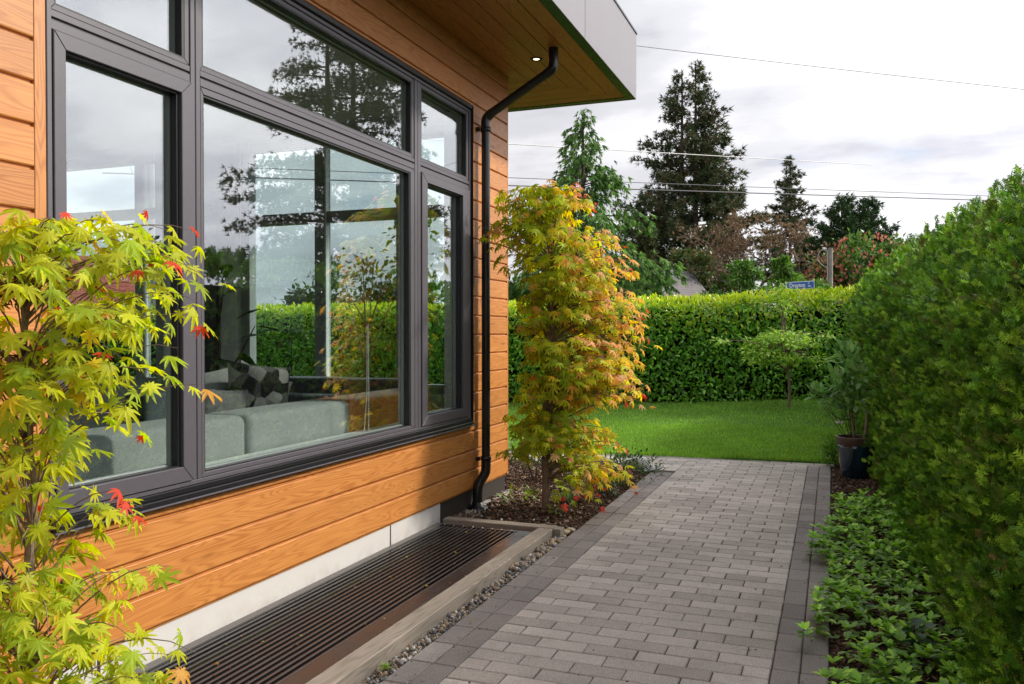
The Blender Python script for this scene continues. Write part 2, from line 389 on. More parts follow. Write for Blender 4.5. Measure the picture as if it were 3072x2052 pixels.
def sheet(x0, x1, y0, y1, nx, ny, fn):
    xs = np.linspace(x0, x1, nx); ys = np.linspace(y0, y1, ny); X, Y = np.meshgrid(xs, ys); Z = fn(X, Y)
    V = np.stack([X, Y, Z], -1).reshape(-1, 3); i = np.arange(nx * ny).reshape(ny, nx)
    F = np.stack([i[:-1, :-1], i[:-1, 1:], i[1:, 1:], i[1:, :-1]], -1).reshape(-1, 4); return V, F
def nz(X, Y, s=1.0, ph=0.0):
    return (np.sin(X * 3.1 * s + ph) * np.cos(Y * 2.7 * s + 1.3 + ph) + 0.5 * np.sin(X * 7.3 * s + Y * 5.1 * s + ph) + 0.35 * np.cos(X * 13.7 * s - Y * 11.9 * s + ph)) / 1.85
def bedz(X, Y): return 0.012 + 0.016 * nz(X, Y, 2.0) + 0.006 * nz(X, Y, 9.0) - 0.03 * np.clip((X - (XB0 - 0.10)) / 0.1, 0, 1)
def bed2z(X, Y): return -0.01 + 0.014 * nz(X, Y, 2.2, 2.0) + 0.006 * nz(X, Y, 9.0)
for nm, args, fn in (("planting_bed", (-6.5, XB0 - 0.002, 5.535, 8.448, 150, 100), bedz), ("planting_bed", (XB1 + 0.004, 3.2, 1.2, 9.46, 110, 220), bed2z)):
    V, F = sheet(*args, fn); struct(nm, mesh(nm, V, F, M['mulch'], smooth=True))
def lawn_edge(x): return 9.508 + 0.095 * min(0.0, x) if x < 0.03 else 9.51
def lawnz(X, Y): return 0.022 + 0.17 * np.clip((Y - 9.5) / 5.8, 0, 1) * np.clip((X + 4.5) / 4.5, 0, 1) + 0.012 * nz(X, Y, 0.8)
V, F = sheet(-14, 3.5, 0, 1, 90, 50, lambda X, Y: X * 0)
le = np.array([lawn_edge(x) for x in V[:, 0]]); V[:, 1] = le + V[:, 1] * (18.5 - le); V[:, 2] = lawnz(V[:, 0], V[:, 1]); V[:90, 2] -= 0.04
struct("lawn", mesh("lawn", V, F, M['lawn_base'], smooth=True))
# grass blades
def grass(n, x0, x1, y1, hmin, hmax, w, bias=1.0):
    x = rnd(n, x0, x1); e = np.where(x < 0.03, 9.508 + 0.095 * np.minimum(0, x), 9.51); y = e - 0.012 + (y1 - e) * rnd(n) ** bias
    P = np.stack([x, y, lawnz(x, y) - 0.004], 1)
    TV = np.array([(0, -0.5, 0), (0, 0.5, 0), (0.18, 0.32, 0.6), (0.18, -0.32, 0.6), (0.5, 0, 1.0)]); TF = np.array([(0, 1, 2), (0, 2, 3), (3, 2, 4)])
    a = rnd(n, 0, 2 * np.pi); fwd = np.stack([np.cos(a), np.sin(a), 0 * a], 1); nrm = np.tile([0, 0, 1.0], (n, 1)) + rdir(n) * 0.25
    h = rnd(n, hmin, hmax) * (1 + 0.25 * nz(x, y, 1.1)); size = np.stack([h * rnd(n, 0.3, 1.0), np.full(n, w), h], 1)
    mow = 0.5 + 0.5 * nz(x, y, 0.9, 4.0)
    c = pick([(0.205, 0.410, 0.051), (0.269, 0.512, 0.070), (0.371, 0.589, 0.102), (0.154, 0.320, 0.045), (0.486, 0.538, 0.192)], n, [.32, .32, .2, .12, .04])
    return inst(TV, TF, P, fwd, nrm, size, c * (0.85 + 0.3 * mow)[:, None])
V, F, T = join([grass(120000, -6.5, 2.2, 12.2, 0.022, 0.042, 0.0035, 1.25), grass(70000, -6.5, 1.8, 17.2, 0.03, 0.05, 0.006), grass(9000, -4.5, 0.15, 9.62, 0.03, 0.055, 0.004)])
tag(obj("grass", mesh("grass", V, F, M['grass'], T)), "short mown green lawn grass behind the paved path", "grass", kind="stuff")

# ------------------------------------------------------------------ bark chips and stones
BOXV = np.array([(-.5, -.5, -.5), (.5, -.4, -.5), (.45, .5, -.5), (-.5, .4, -.5), (-.4, -.45, .5), (.4, -.35, .4), (.35, .4, .5), (-.45, .35, .4)])
BOXF = np.array([(0, 3, 2, 1), (4, 5, 6, 7), (0, 1, 5, 4), (1, 2, 6, 5), (2, 3, 7, 6), (3, 0, 4, 7)])
def chips(n, x0, x1, y0, y1, fn, name, label):
    x = rnd(n, x0, x1); y = rnd(n, y0, y1); P = np.stack([x, y, fn(x, y) + rnd(n, 0, 0.012)], 1)
    a = rnd(n, 0, 6.28); fwd = np.stack([np.cos(a), np.sin(a), rnd(n, -.35, .35)], 1); nrm = np.tile([0, 0, 1.], (n, 1)) + rdir(n) * 0.5
    s = np.stack([rnd(n, .012, .042), rnd(n, .006, .018), rnd(n, .003, .008)], 1)
    c = pick([(0.05, 0.03, 0.02), (0.10, 0.06, 0.04), (0.17, 0.105, 0.07), (0.27, 0.19, 0.13), (0.36, 0.30, 0.24)], n, [.35, .33, .2, .09, .03])
    V, F, T = inst(BOXV, BOXF, P, fwd, nrm, s, c); tag(obj(name, mesh(name, V, F, M['chips'], T)), label, "mulch", kind="stuff")
chips(17000, -4.2, XB0 - .01, 5.56, 8.44, bedz, "bark_mulch", "brown bark mulch strewn under the tall maple beside the path")
chips(14000, XB1 + .015, 0.75, 1.6, 9.4, bed2z, "bark_mulch", "dark bark mulch along the foot of the tall clipped hedge")
def stone_template(seed, sub=1):
    r = np.random.default_rng(seed); bm = bmesh.new(); bmesh.ops.create_icosphere(bm, subdivisions=sub, radius=0.5)
    for v in bm.verts:
        v.co = v.co * (1 + r.normal(0, 0.13)); v.co.z *= 0.72
    V = np.array([v.co[:] for v in bm.verts]); bm.verts.ensure_lookup_table(); F = np.array([[l.vert.index for l in f.loops] for f in bm.faces]); bm.free(); return V, F
STC = [(0.34, 0.31, 0.28), (0.22, 0.21, 0.21), (0.48, 0.45, 0.41), (0.30, 0.22, 0.15), (0.14, 0.135, 0.14), (0.40, 0.30, 0.19)]
parts = []
for k in range(5):
    TV, TF = stone_template(k)
    def seg(n, x0, x1, y0, y1, z0, z1, s0, s1):
        x = rnd(n, x0, x1); y = rnd(n, y0, y1); P = np.stack([x, y, rnd(n, z0, z1)], 1)
        return inst(TV, TF, P, rdir(n), rdir(n), np.repeat(rnd(n, s0, s1)[:, None], 3, 1) * rnd((n, 3), .7, 1.2), pick(STC, n))
    parts.append(seg(150, -1.77, -1.70, 1.9, 5.50, -0.030, 0.004, 0.010, 0.034))
    parts.append(seg(420, -1.77, -1.70, 1.9, 5.50, -0.030, 0.0, 0.005, 0.014))
    parts.append(seg(40, -1.77, -1.70, 4.6, 5.50, -0.01, 0.012, 0.022, 0.042))
    parts.append(seg(28, -2.5, -1.75, 5.6, 8.0, 0.015, 0.028, 0.012, 0.035))
    parts.append(seg(36, -2.6, -2.45, 5.6, 6.9, 0.01, 0.03, 0.01, 0.03))
V, F, T = join(parts)
tag(obj("gravel", mesh("gravel", V, F, M['stone'], T)), "loose mixed gravel between the timber kerb and the paving", "gravel", kind="stuff")
V, F = sheet(-1.776, XB0 - .001, 1.4, 5.56, 3, 60, lambda X, Y: -0.028 + 0.004 * nz(X, Y, 6)); struct("gravel_strip", mesh("gravel_strip", V, F, M['gravel_bed']))
def stone(name, label, loc, size, tint, seed, rot=0, sub=2, cat="stone"):
    V, F = stone_template(seed, sub)
    o = obj(name, mesh(name, V * np.array(size), F, M['stone'], np.tile(tint, (len(V), 1)), smooth=False), None, loc, (0, 0, rot)); tag(o, label, cat); return o
stone("river_stone", "rounded tan stone against the corner of the timber kerb", (-1.735, 5.565, 0.012), (0.085, 0.07, 0.055), (0.50, 0.38, 0.24), 31)
stone("river_stone", "smaller pale round stone nearest the paving at the kerb corner", (-1.715, 5.655, 0.010), (0.07, 0.055, 0.045), (0.55, 0.46, 0.34), 32)
stone("rock", "white topped grey rock at the end of the maple bed", (-1.86, 8.50, 0.055), (0.27, 0.20, 0.17), (0.50, 0.49, 0.47), 35, 0.4, 2, "rock")
stone("rock", "long pale rock behind the maple at the bed's far edge", (-2.30, 8.52, 0.05), (0.42, 0.2, 0.15), (0.46, 0.43, 0.41), 36, 0.1, 2, "rock")
bm = bmesh.new(); prism_bm(bm, [(-.11, -.04), (.08, -.05), (.12, .03), (-.06, .06)], 0.0, 0.012)
tag(obj("slate", bm_mesh("slate", bm, plain("slate", (0.28, 0.28, 0.30), 0.5)), None, (-1.68, 8.36, 0.02), (0.12, -0.2, 0.3)), "flat grey slate chip lying between rock and paving", "stone")

# ------------------------------------------------------------------ window well: kerb and grate
kerb = thing("timber_kerb", "weathered timber kerb framing the black window well grate", "kerb", (-1.83, 3.9, -0.03))
def plank_box(name, lx, ly, z0, z1, mat, parent, loc, rotz=0, bev=0.004):
    bm = bmesh.new(); add_box(bm, -lx / 2, lx / 2, -ly / 2, ly / 2, z0, z1, bev); o = obj(name, bm_mesh(name, bm, mat), parent, loc, (0, 0, rotz)); return o
plank_box("timber", 3.55, 0.105, -0.05, 0.06, M['timber'], kerb, (0.0, -0.235, 0.03), math.pi / 2)
plank_box("timber", 0.835, 0.095, -0.05, 0.062, M['timber'], kerb, (-0.36, 1.587, 0.03), 0)
plank_box("timber", 0.05, 0.09, -0.05, 0.058, M['timber'], kerb, (0.083, 1.585, 0.03), 0)
well = thing("window_well_grate", "black steel bar grate over the window well under the wall", "grate", (-2.24, 3.8, 0.03))
def wb(name, x0, x1, y0, y1, z0, z1, mat, bev=0.0): return box(name, x0 + 2.24, x1 + 2.24, y0 - 3.8, y1 - 3.8, z0 - 0.03, z1 - 0.03, mat, well, bev)
mgrate = Mat("grate_black"); _n = mgrate.noise(mgrate.coord(), 4, 4)
mgrate.set("Base Color", (0.018, 0.016, 0.017)).set("Roughness", mgrate.ramp(_n, [(0.3, 0.16), (0.7, 0.34)])).set("Specular IOR Level", 0.6); mgrate = mgrate.m
wb("plate", -1.995, -1.884, 2.02, 5.37, 0.036, 0.044, mgrate, 0.001)
wb("rail", -2.62, -2.575, 2.02, 5.37, 0.036, 0.046, plain("grate_rail", (0.10, 0.095, 0.09), 0.4), 0.001)
wb("end_bar", -2.575, -1.995, 5.335, 5.37, 0.034, 0.044, mgrate, 0.001)
wb("end_bar", -2.575, -1.995, 2.02, 2.05, 0.034, 0.044, mgrate, 0.001)
nb = 16
bmb = bmesh.new(); add_box(bmb, -0.0068, 0.0068, -1.6425, 1.6425, 0.005, 0.012, 0.0012); bar_me = bm_mesh("bar", bmb, mgrate)
for i in range(nb):
    x = -2.575 + (i + 0.5 + 0.25) * (0.575 / nb); obj("bar", bar_me, well, (x + 2.24, -0.108, 0.0))
bmb = bmesh.new(); bmesh.ops.create_uvsphere(bmb, u_segments=8, v_segments=5, radius=0.005); bolt_me = bm_mesh("bolt", bmb, M['silver'])
for i in range(0, nb, 2): obj("bolt", bolt_me, well, (-2.575 + (i + .75) * (0.575 / nb) + 2.24, 5.35 - 3.8, 0.0145))
bm = bmesh.new()
for a in ((HX0 - .04, HX0, HY0 - .3, HY1, -1.0, -0.075), (HX1, HX1 + .02, HY0 - .3, HY1, -1.0, 0.03), (HX0, HX1, HY1, HY1 + .05, -1.0, 0.0), (HX0, HX1, HY0 - .3, HY0 - .25, -1.0, 0.0), (HX0, HX1, HY0 - .25, HY1, -1.05, -0.98)): add_box(bm, *a)
struct("window_well", bm_mesh("window_well", bm, M['gasket']))

# ------------------------------------------------------------------ the house
house = thing("modern_house", "modern house clad in orange wood boards with charcoal window band", "house", (-2.63, 6.8, 0))
HL = Vector((2.63, -6.8, 0))            # world -> local shift
def hb(name, x0, x1, y0, y1, z0, z1, mat, parent=None, bev=0.0, seg=1):
    if parent is None: parent = house
    return box(name, x0 + 2.63, x1 + 2.63, y0 - 6.8, y1 - 6.8, z0, z1, mat, parent, bev, seg)
YN = -2.5                                # near end of the house wall (behind the camera)
WY0, WY1, WZ0, WZ1 = 2.222, 5.992, 0.683, 3.157
def wall_cells(u0, u1, v0, v1, holes):
    us = sorted({u0, u1} | {h[0] for h in holes} | {h[1] for h in holes}); vs = sorted({v0, v1} | {h[2] for h in holes} | {h[3] for h in holes})
    out = []
    for a, b in zip(us[:-1], us[1:]):
        for c, d in zip(vs[:-1], vs[1:]):
            if any(h[0] - 1e-6 <= a and b <= h[1] + 1e-6 and h[2] - 1e-6 <= c and d <= h[3] + 1e-6 for h in holes): continue
            out.append((a, b, c, d))
    return out
front_holes = [(WY0 + .004, WY1 - .004, WZ0 + .004, WZ1 - .004)]
bm = bmesh.new()
for a, b, c, d in wall_cells(YN, 6.76, -0.4, 3.7, front_holes): add_box(bm, -2.82 + 2.63, -2.652 + 2.63, a - 6.8, b - 6.8, c, d)
obj("wall", bm_mesh("wall", bm, plain("wall_membrane", (0.03, 0.022, 0.018), 0.9)), house)
FW = [(-5.30, -2.98, 0.86, 3.20), (-7.85, -6.25, 0.86, 3.20)]          # windows in the far (garden) wall, as x ranges
bm = bmesh.new()
for a, b, c, d in wall_cells(-9.0, -2.70, -0.4, 3.7, FW): add_box(bm, a + 2.63, b + 2.63, 6.62 - 6.8, 6.785 - 6.8, c, d)
obj("wall", bm_mesh("wall", bm, M['siding']), house)
bm = bmesh.new()
for a, b, c, d in wall_cells(YN, 6.6, -0.4, 3.7, [(3.2, 6.0, 0.5, 3.1), (-1.5, 2.2, 0.2, 3.1)]): add_box(bm, -9.0 + 2.63, -8.85 + 2.63, a - 6.8, b - 6.8, c, d)
obj("wall", bm_mesh("wall", bm, M['wall_in']), house)
hb("wall", -9.0, -2.7, YN - .15, YN, -0.4, 3.7, M['wall_in'])
hb("floor", -9.0, -2.83, YN, 6.6, 0.05, 0.15, M['floor_in'])
hb("ceiling", -9.0, -2.83, YN, 6.6, 3.28, 3.32, M['ceil_in'])
bm = bmesh.new()                                                        # plasterboard linings
for a, b, c, d in wall_cells(YN, 6.60, 0.15, 3.28, [(WY0 + .03, WY1 - .03, WZ0 + .05, WZ1 - .03)]): add_box(bm, -2.835 + 2.63, -2.822 + 2.63, a - 6.8, b - 6.8, c, d)
for a, b, c, d in wall_cells(-8.85, -2.84, 0.15, 3.28, FW): add_box(bm, a + 2.63, b + 2.63, 6.6 - 6.8, 6.617 - 6.8, c, d)
obj("plaster", bm_mesh("plaster", bm, M['wall_in']), house)
# siding boards
PITCH = 0.151; Z0 = 0.166
prof = [(0, 0), (0.005, 0), (0.005, 0.010), (0.0155, 0.0135), (0.018, 0.018), (0.018, 0.1475), (0.0155, 0.1505), (0, 0.1505)]
bcache = {}
def board_mesh(l, h=0.1505):
    k = (round(l, 3), round(h, 4))
    if k in bcache: return bcache[k]
    pr = [(p[0], p[1]) if h > 0.1 else (p[0], min(p[1], h)) for p in prof] if h < 0.15 else prof
    if h < 0.15: pr = [(0, 0), (0.005, 0), (0.005, min(.01, h * .3)), (0.018, min(.018, h * .5)), (0.018, h), (0, h)]
    bm = bmesh.new(); A = [bm.verts.new((-l / 2, p[0], p[1])) for p in pr]; B = [bm.verts.new((l / 2, p[0], p[1])) for p in pr]; n = len(pr)
    for i in range(n): bm.faces.new((A[i], B[i], B[(i + 1) % n], A[(i + 1) % n]))
    bm.faces.new(A); bm.faces.new(B[::-1]); bcache[k] = bm_mesh("siding_board", bm, M['siding']); return bcache[k]
def board(y0, y1, z, h=0.1505, name="siding_board"):
    obj(name, board_mesh(y1 - y0, h), house, (-2.648 + 2.63, (y0 + y1) / 2 - 6.8, z), (0, 0, -math.pi / 2))
for k in range(23):
    z0 = Z0 + PITCH * k; z1 = z0 + 0.1505
    if z1 <= WZ0 + .002 or z0 >= WZ1 - .002: board(YN, 6.776, z0)
    else:
        board(YN, 2.170, z0); board(6.034, 6.776, z0)
        if z0 < WZ0 - .02: board(2.171, 6.033, z0, WZ0 - 0.003 - z0)
        if z1 > WZ1 + .02: board(2.171, 6.033, WZ1 + .004, z1 - WZ1 - .004)
def vtrim(y0, y1, z0, z1):
    bm = bmesh.new(); add_box(bm, -(z1 - z0) / 2, (z1 - z0) / 2, -(y1 - y0) / 2, (y1 - y0) / 2, 0, 0.021, 0.002)
    o = obj("corner_trim", bm_mesh("corner_trim", bm, M['siding']), house, (-2.650 + 2.63, (y0 + y1) / 2 - 6.8, (z0 + z1) / 2)); o.rotation_euler = (0, R(-90), 0)
    # local x -> world z, local z -> world -x : flip so the face looks outwards
    o.rotation_euler = (0, R(90), 0)
vtrim(2.172, 2.219, 0.66, WZ1 + .012); vtrim(5.996, 6.032, WZ0 + .02, WZ1 + .012); vtrim(6.778, 6.800, Z0, 3.598)
# return wall boards at the corner (garden side), short run that can be glimpsed
for k in range(23):
    obj("siding_board", board_mesh(0.33), house, (-0.185, -0.016, Z0 + PITCH * k), (0, 0, 0))
hb("foundation_panel", -2.66, -2.650, 4.76, 5.485, -0.02, Z0 - .001, M['found_white'], bev=.001)
hb("foundation_panel", -2.66, -2.650, 2.46, 4.745, -0.02, Z0 - .001, M['found_white'], bev=.001)
hb("foundation_panel", -2.66, -2.650, YN, 2.445, -0.02, Z0 - .001, M['found_white'], bev=.001)
hb("foundation", -2.80, -2.653, 5.487, 6.77, -0.4, Z0 - .001, M['found_grey'])
hb("footing", -2.652, -2.585, 5.52, 6.85, -0.1, 0.022, M['concrete'], bev=.004)
# --- main window
def mitre(parent, name, y0, y1, z0, z1, w, x0, x1, mat, ws=None, bev=0.0025):
    """four mitred frame pieces"""
    wl, wr, wb_, wt = ws or (w, w, w, w); e = 0.0006
    yo0, yo1, zo0, zo1 = y0 - 6.8, y1 - 6.8, z0, z1; yi0, yi1, zi0, zi1 = yo0 + wl, yo1 - wr, zo0 + wb_, zo1 - wt
    quads = [[(yo0, zo0), (yo0, zo1), (yi0, zi1), (yi0, zi0)], [(yo1, zo1), (yo1, zo0), (yi1, zi0), (yi1, zi1)],
             [(yo1, zo0), (yo0, zo0), (yi0, zi0), (yi1, zi0)], [(yo0, zo1), (yo1, zo1), (yi1, zi1), (yi0, zi1)]]
    for q in quads:
        bm = bmesh.new(); c = (sum(p[0] for p in q) / 4, sum(p[1] for p in q) / 4)
        a = [bm.verts.new((x0 + 2.63, p[0], p[1])) for p in q]; b = [bm.verts.new((x1 + 2.63, p[0], p[1])) for p in q]
        bm.faces.new(a); bm.faces.new(b)
        for i in range(4): bm.faces.new((a[i], a[(i + 1) % 4], b[(i + 1) % 4], b[i]))
        bmesh.ops.recalc_face_normals(bm, faces=bm.faces)
        bmesh.ops.bevel(bm, geom=list(bm.edges), offset=bev, segments=1, affect='EDGES'); obj(name, bm_mesh(name, bm, mat), parent)
win = obj("window", None, house)
def fb(name, y0, y1, z0, z1, x0=-2.72, x1=-2.628, mat=None, bev=0.0025): return hb(name, x0, x1, y0, y1, z0, z1, mat or M['frame'], win, bev)
# outer frame
fb("frame", WY0, 2.244, 0.732, WZ1 - .03); fb("frame", 5.968, WY1, 0.732, WZ1 - .03)
fb("frame", 2.2445, 5.9675, 3.104, WZ1 - .03, -2.72, -2.630); fb("frame", 2.2445, 5.9675, 0.732, 0.752, -2.72, -2.630)
fb("head_flashing", WY0, WY1, WZ1 - .0295, WZ1, -2.72, -2.612, M['black'])
fb("side_flashing", 5.9925, 5.9955, 0.70, WZ1, -2.66, -2.606, M['black'], 0.001)
fb("sill", WY0, WY1, WZ0, 0.706, -2.72, -2.600, M['black'], 0.003); fb("sill", WY0, WY1, 0.7065, 0.7315, -2.72, -2.618, M['black'], 0.003)
fb("sill_lip", WY0 - .004, WY1 + .004, 0.676, 0.6825, -2.66, -2.594, plain("sill_lip_grey", (0.10, 0.10, 0.12), 0.35), 0.001)
# mullions and transom
for (a, b) in ((2.947, 3.008), (5.062, 5.150)):
    mid = (a + b) / 2
    fb("mullion", a, mid - .002, 0.7525, 3.1035, -2.72, -2.632); fb("mullion", mid + .002, b, 0.7525, 3.1035, -2.72, -2.632)
    fb("mullion", mid - .0019, mid + .0019, 0.7525, 3.1035, -2.72, -2.641, M['gasket'], 0.0)
for (a, b) in ((2.2445, 2.9465), (3.0085, 5.0615), (5.1505, 5.9675)):
    fb("transom_bar", a, b, 2.500, 2.536, -2.72, -2.634); fb("transom_bar", a, b, 2.5365, 2.5445, -2.72, -2.642, M['gasket'], 0); fb("transom_bar", a, b, 2.545, 2.572, -2.72, -2.634)
    # stops round the transom lights
    mitre(win, "stop", a + .001, b - .001, 2.573, 3.103, 0.02, -2.70, -2.638, M['frame'], (0.018, 0.028, 0.022, 0.024), 0.002)
# sashes (casements left and right), fixed stop in the centre
mitre(win, "sash", 2.247, 2.944, 0.755, 2.4975, 0.055, -2.715, -2.622, M['frame'], (0.052, 0.060, 0.066, 0.060))
mitre(win, "sash", 5.153, 5.965, 0.755, 2.4975, 0.07, -2.715, -2.622, M['frame'], (0.085, 0.13, 0.066, 0.060))
mitre(win, "stop", 3.0095, 5.0605, 0.7535, 2.4985, 0.03, -2.715, -2.634, M['frame'], (0.020, 0.055, 0.022, 0.030))
panes = [(2.299, 2.884, 0.821, 2.4375), (3.0295, 5.0055, 0.7755, 2.4685), (5.238, 5.835, 0.821, 2.4375),
         (2.2635, 2.9175, 2.595, 3.079), (3.0275, 5.0325, 2.595, 3.079), (5.1695, 5.9385, 2.595, 3.079)]
for (a, b, c, d) in panes:
    hb("pane", -2.679, -2.675, a - .006, b + .006, c - .006, d + .006, M['glass'], win)
    for q, nm in (((a, a + .008, c, d), 0), ((b - .014, b, c, d), 0), ((a + .008, b - .014, c, c + .006), 0), ((a + .008, b - .014, d - .008, d), 0)):
        hb("gasket", -2.6745, -2.640, q[0], q[1], q[2], q[3], M['gasket'], win)
    for q in ((a, a + .012, c, d), (b - .02, b, c, d), (a + .012, b - .02, c, c + .012), (a + .012, b - .02, d - .012, d)):
        hb("spacer", -2.700, -2.6795, q[0], q[1], q[2], q[3], M['silver'], win)
# interior jambs and stool
hb("stool", -2.96, -2.7205, WY0 + .03, WY1 - .03, 0.715, 0.745, M['trim_in'], win, .003)
for y_ in (2.226, 5.955): hb("jamb", -2.84, -2.7205, y_, y_ + .03, .746, 3.12, M['trim_in'], win, .002)
for y_ in (2.955, 5.085): hb("jamb", -2.775, -2.7205, y_, y_ + .045, .746, 3.12, M['trim_in'], win, .002)
hb("jamb", -2.775, -2.7205, 2.26, 5.95, 2.505, 2.565, M['trim_in'], win, .002)
# --- far windows in the garden wall and in the rear wall
def far_window(x0, x1, z0, z1, mulls, zt):
    w = obj("window", None, house); fr = plain("far_frame", (0.30, 0.32, 0.31), 0.5)
    def b(name, a, bb, c, d, y0=6.60, y1=6.70, mat=fr, bev=.003): hb(name, a, bb, y0, y1, c, d, mat, w, bev)
    b("frame", x0, x0 + .10, z0, z1); b("frame", x1 - .10, x1, z0, z1); b("frame", x0 + .1005, x1 - .1005, z1 - .09, z1); b("frame", x0 + .1005, x1 - .1005, z0, z0 + .08)
    xs = [x0 + .10] + [m_ for m_ in mulls] + [x1 - .10]
    for m_ in mulls:
        b("mullion", m_ - .055, m_ + .055, z0 + .0805, z1 - .0905); b("sash_edge", m_ + .0555, m_ + .072, z0 + .081, z1 - .091, 6.595, 6.65, M['trim_in'])
    for i in range(len(xs) - 1):
        a = xs[i] + (.0725 if i else .0005); bb = xs[i + 1] - (.0555 if i < len(mulls) else .0005)
        b("transom_bar", a, bb, zt - .05, zt + .05, 6.605, 6.695)
        hb("pane", a - .003, bb + .003, 6.655, 6.659, z0 + .075, z1 - .085, M['glass_in'], w)
far_window(-5.30, -2.98, 0.86, 3.20, [-4.415, -3.565], 2.46); far_window(-7.85, -6.25, 0.86, 3.30 - .1, [-6.56], 2.60)
w = obj("window", None, house)
for (a, b, c, d) in ((3.2, 6.0, .5, 3.1), (-1.5, 2.2, .2, 3.1)):
    for q in ((a, a + .08, c, d), (b - .08, b, c, d), (a + .081, b - .081, c, c + .08), (a + .081, b - .081, d - .08, d), ((a + b) / 2 - .05, (a + b) / 2 + .05, c + .081, d - .081)):
        hb("frame", -8.98, -8.87, *q, M['trim_in'], w, .003)
    hb("pane", -8.93, -8.926, a + .05, b - .05, c + .05, d - .05, M['glass_in'], w)
hb("interior_door", -5.86, -5.56, 6.56, 6.598, 0.15, 2.75, M['dark_in'], bev=.004)
hb("window_casing", -5.50, -5.31, 6.55, 6.598, 0.15, 3.20, M['wall_in'], bev=.004)
hb("baseboard", -8.8, -2.84, 6.580, 6.5985, 0.151, 0.25, M['trim_in'], bev=.003)
# --- soffit, fascia, roof
ZS = 3.60; EX, EY = -1.738, 7.83; RIM = 0.085
hb("roof", -9.9, EX - .02, YN - .9, EY - .02, 3.64, 4.19, plain("roof_membrane", (0.2, 0.2, 0.2), 0.9))
bm = bmesh.new(); ix, iy = EX - RIM, EY - RIM
nbd = 6; bw = (2.63 + ix) / nbd; cx0, cy0 = -2.63, 6.80
def soffit_board(pts, along_y):
    """pts: world xy polygon"""
    bm = bmesh.new()
    if along_y: lp = [(p[1], -p[0]) for p in pts]
    else: lp = [(p[0], p[1]) for p in pts]
    cxm = sum(p[0] for p in lp) / len(lp); cym = sum(p[1] for p in lp) / len(lp)
    prism_bm(bm, [(p[0] - cxm, p[1] - cym) for p in lp], 0, 0.014)
    bmesh.ops.recalc_face_normals(bm, faces=bm.faces)
    bmesh.ops.bevel(bm, geom=[e for e in bm.edges if e.verts[0].co.z < 1e-4 and e.verts[1].co.z < 1e-4], offset=0.003, segments=1, affect='EDGES')
    wc = (-cym, cxm) if along_y else (cxm, cym)
    obj("soffit_board", bm_mesh("soffit_board", bm, M['soffit']), house, (wc[0] + 2.63, wc[1] - 6.8, ZS), (0, 0, math.pi / 2 if along_y else 0))
M['soffit'] = wood("soffit_wood_shaded", (0.50, 0.22, 0.070), (0.39, 0.155, 0.046), (0.24, 0.085, 0.024), rough=0.42)  # same wood as the siding, darkened: the eave's shade is in the colour
sl = (iy - cy0) / (ix - cx0)
def my(x): return cy0 + (x - cx0) * sl
for i in range(nbd):
    a, b = cx0 + bw * i + .002, cx0 + bw * (i + 1) - .002
    soffit_board([(a, YN - .8), (b, YN - .8), (b, my(b) - .003), (a, my(a) - .003)], True)
    ya, yb = my(a) + .002, my(b) - .002
    soffit_board([(-9.8, ya), (cx0 + (ya - cy0) / sl - .001, ya), (cx0 + (yb - cy0) / sl - .001, yb), (-9.8, yb)], False)
hb("soffit_backing", -9.85, ix, YN - .85, iy, ZS + .0145, 3.639, M['gasket'])
hb("rim_strip", ix + .001, EX - .002, YN - .9, EY - .002, ZS - .004, 3.6395, M['rim'], bev=.001)
hb("rim_strip", -9.9, ix - .0001, iy + .001, EY - .002, ZS - .0045, 3.6395, M['rim'], bev=.001)
hb("fascia_panel", EX - .0018, EX + .004, YN - .9, 6.073, 3.592, 4.20, M['fascia'], bev=.001)
hb("fascia_panel", EX - .0018, EX + .004, 6.081, EY, 3.592, 4.20, M['fascia'], bev=.001)
hb("fascia_panel", -9.9, EX - .003, EY - .0018, EY + .004, 3.592, 4.20, M['fascia'], bev=.001)
hb("roof_cap", -9.9, EX + .012, YN - .9, EY + .012, 4.2005, 4.222, M['black'], bev=.002)
lt = obj("soffit_light", None, house, (-2.234 + 2.63, 6.407 - 6.8, ZS))
V, F = lathe([(0.026, -0.001), (0.030, -0.006), (0.045, -0.007), (0.052, -0.004), (0.053, 0.001)], 24); obj("trim_ring", mesh("trim_ring", V, F, M['black'], smooth=True), lt)
ml = Mat("lamp_lens"); ml.set("Base Color", (0.9, 0.8, 0.6)).set("Emission Color", (1.0, 0.78, 0.45, 1)).set("Emission Strength", 5.0)
V, F = lathe([(0.0, -0.002), (0.012, -0.003), (0.024, -0.001)], 20); obj("lens", mesh("lens", V, F, ml.m, smooth=True), lt)
# --- downspout
dsp = obj("downspout", None, house, (0.0, 0.0, 0.0))
def fluted(pts, r):
    V, F = tube_arrays(pts, r, 24); V = np.array([v[:] for v in V]); n = len(pts)
    c = np.repeat(np.array([p for p in pts], float), 24, 0); k = np.tile(np.arange(24), n); f = 1 - 0.07 * (k % 3 == 0); V = c + (V - c) * f[:, None]
    return V, np.array(F)
def smooth_path(P, n=6):
    P = [Vector(p) for p in P]; out = []
    for i in range(len(P) - 1):
        p0 = P[max(i - 1, 0)]; p1 = P[i]; p2 = P[i + 1]; p3 = P[min(i + 2, len(P) - 1)]
        for j in range(n):
            t = j / n; out.append(0.5 * ((2 * p1) + (p2 - p0) * t + (2 * p0 - 5 * p1 + 4 * p2 - p3) * t * t + (3 * p1 - p0 - 3 * p2 + p3) * t ** 3))
    out.append(P[-1]); return out
def H(x, y, z): return (x + 2.63, y - 6.8, z)
px, py = -2.566, 6.145
def dpart(name, pts, r):
    V, F = fluted([tuple(p) for p in pts], r); obj(name, mesh(name, V, F, M['black'], smooth=True), dsp)
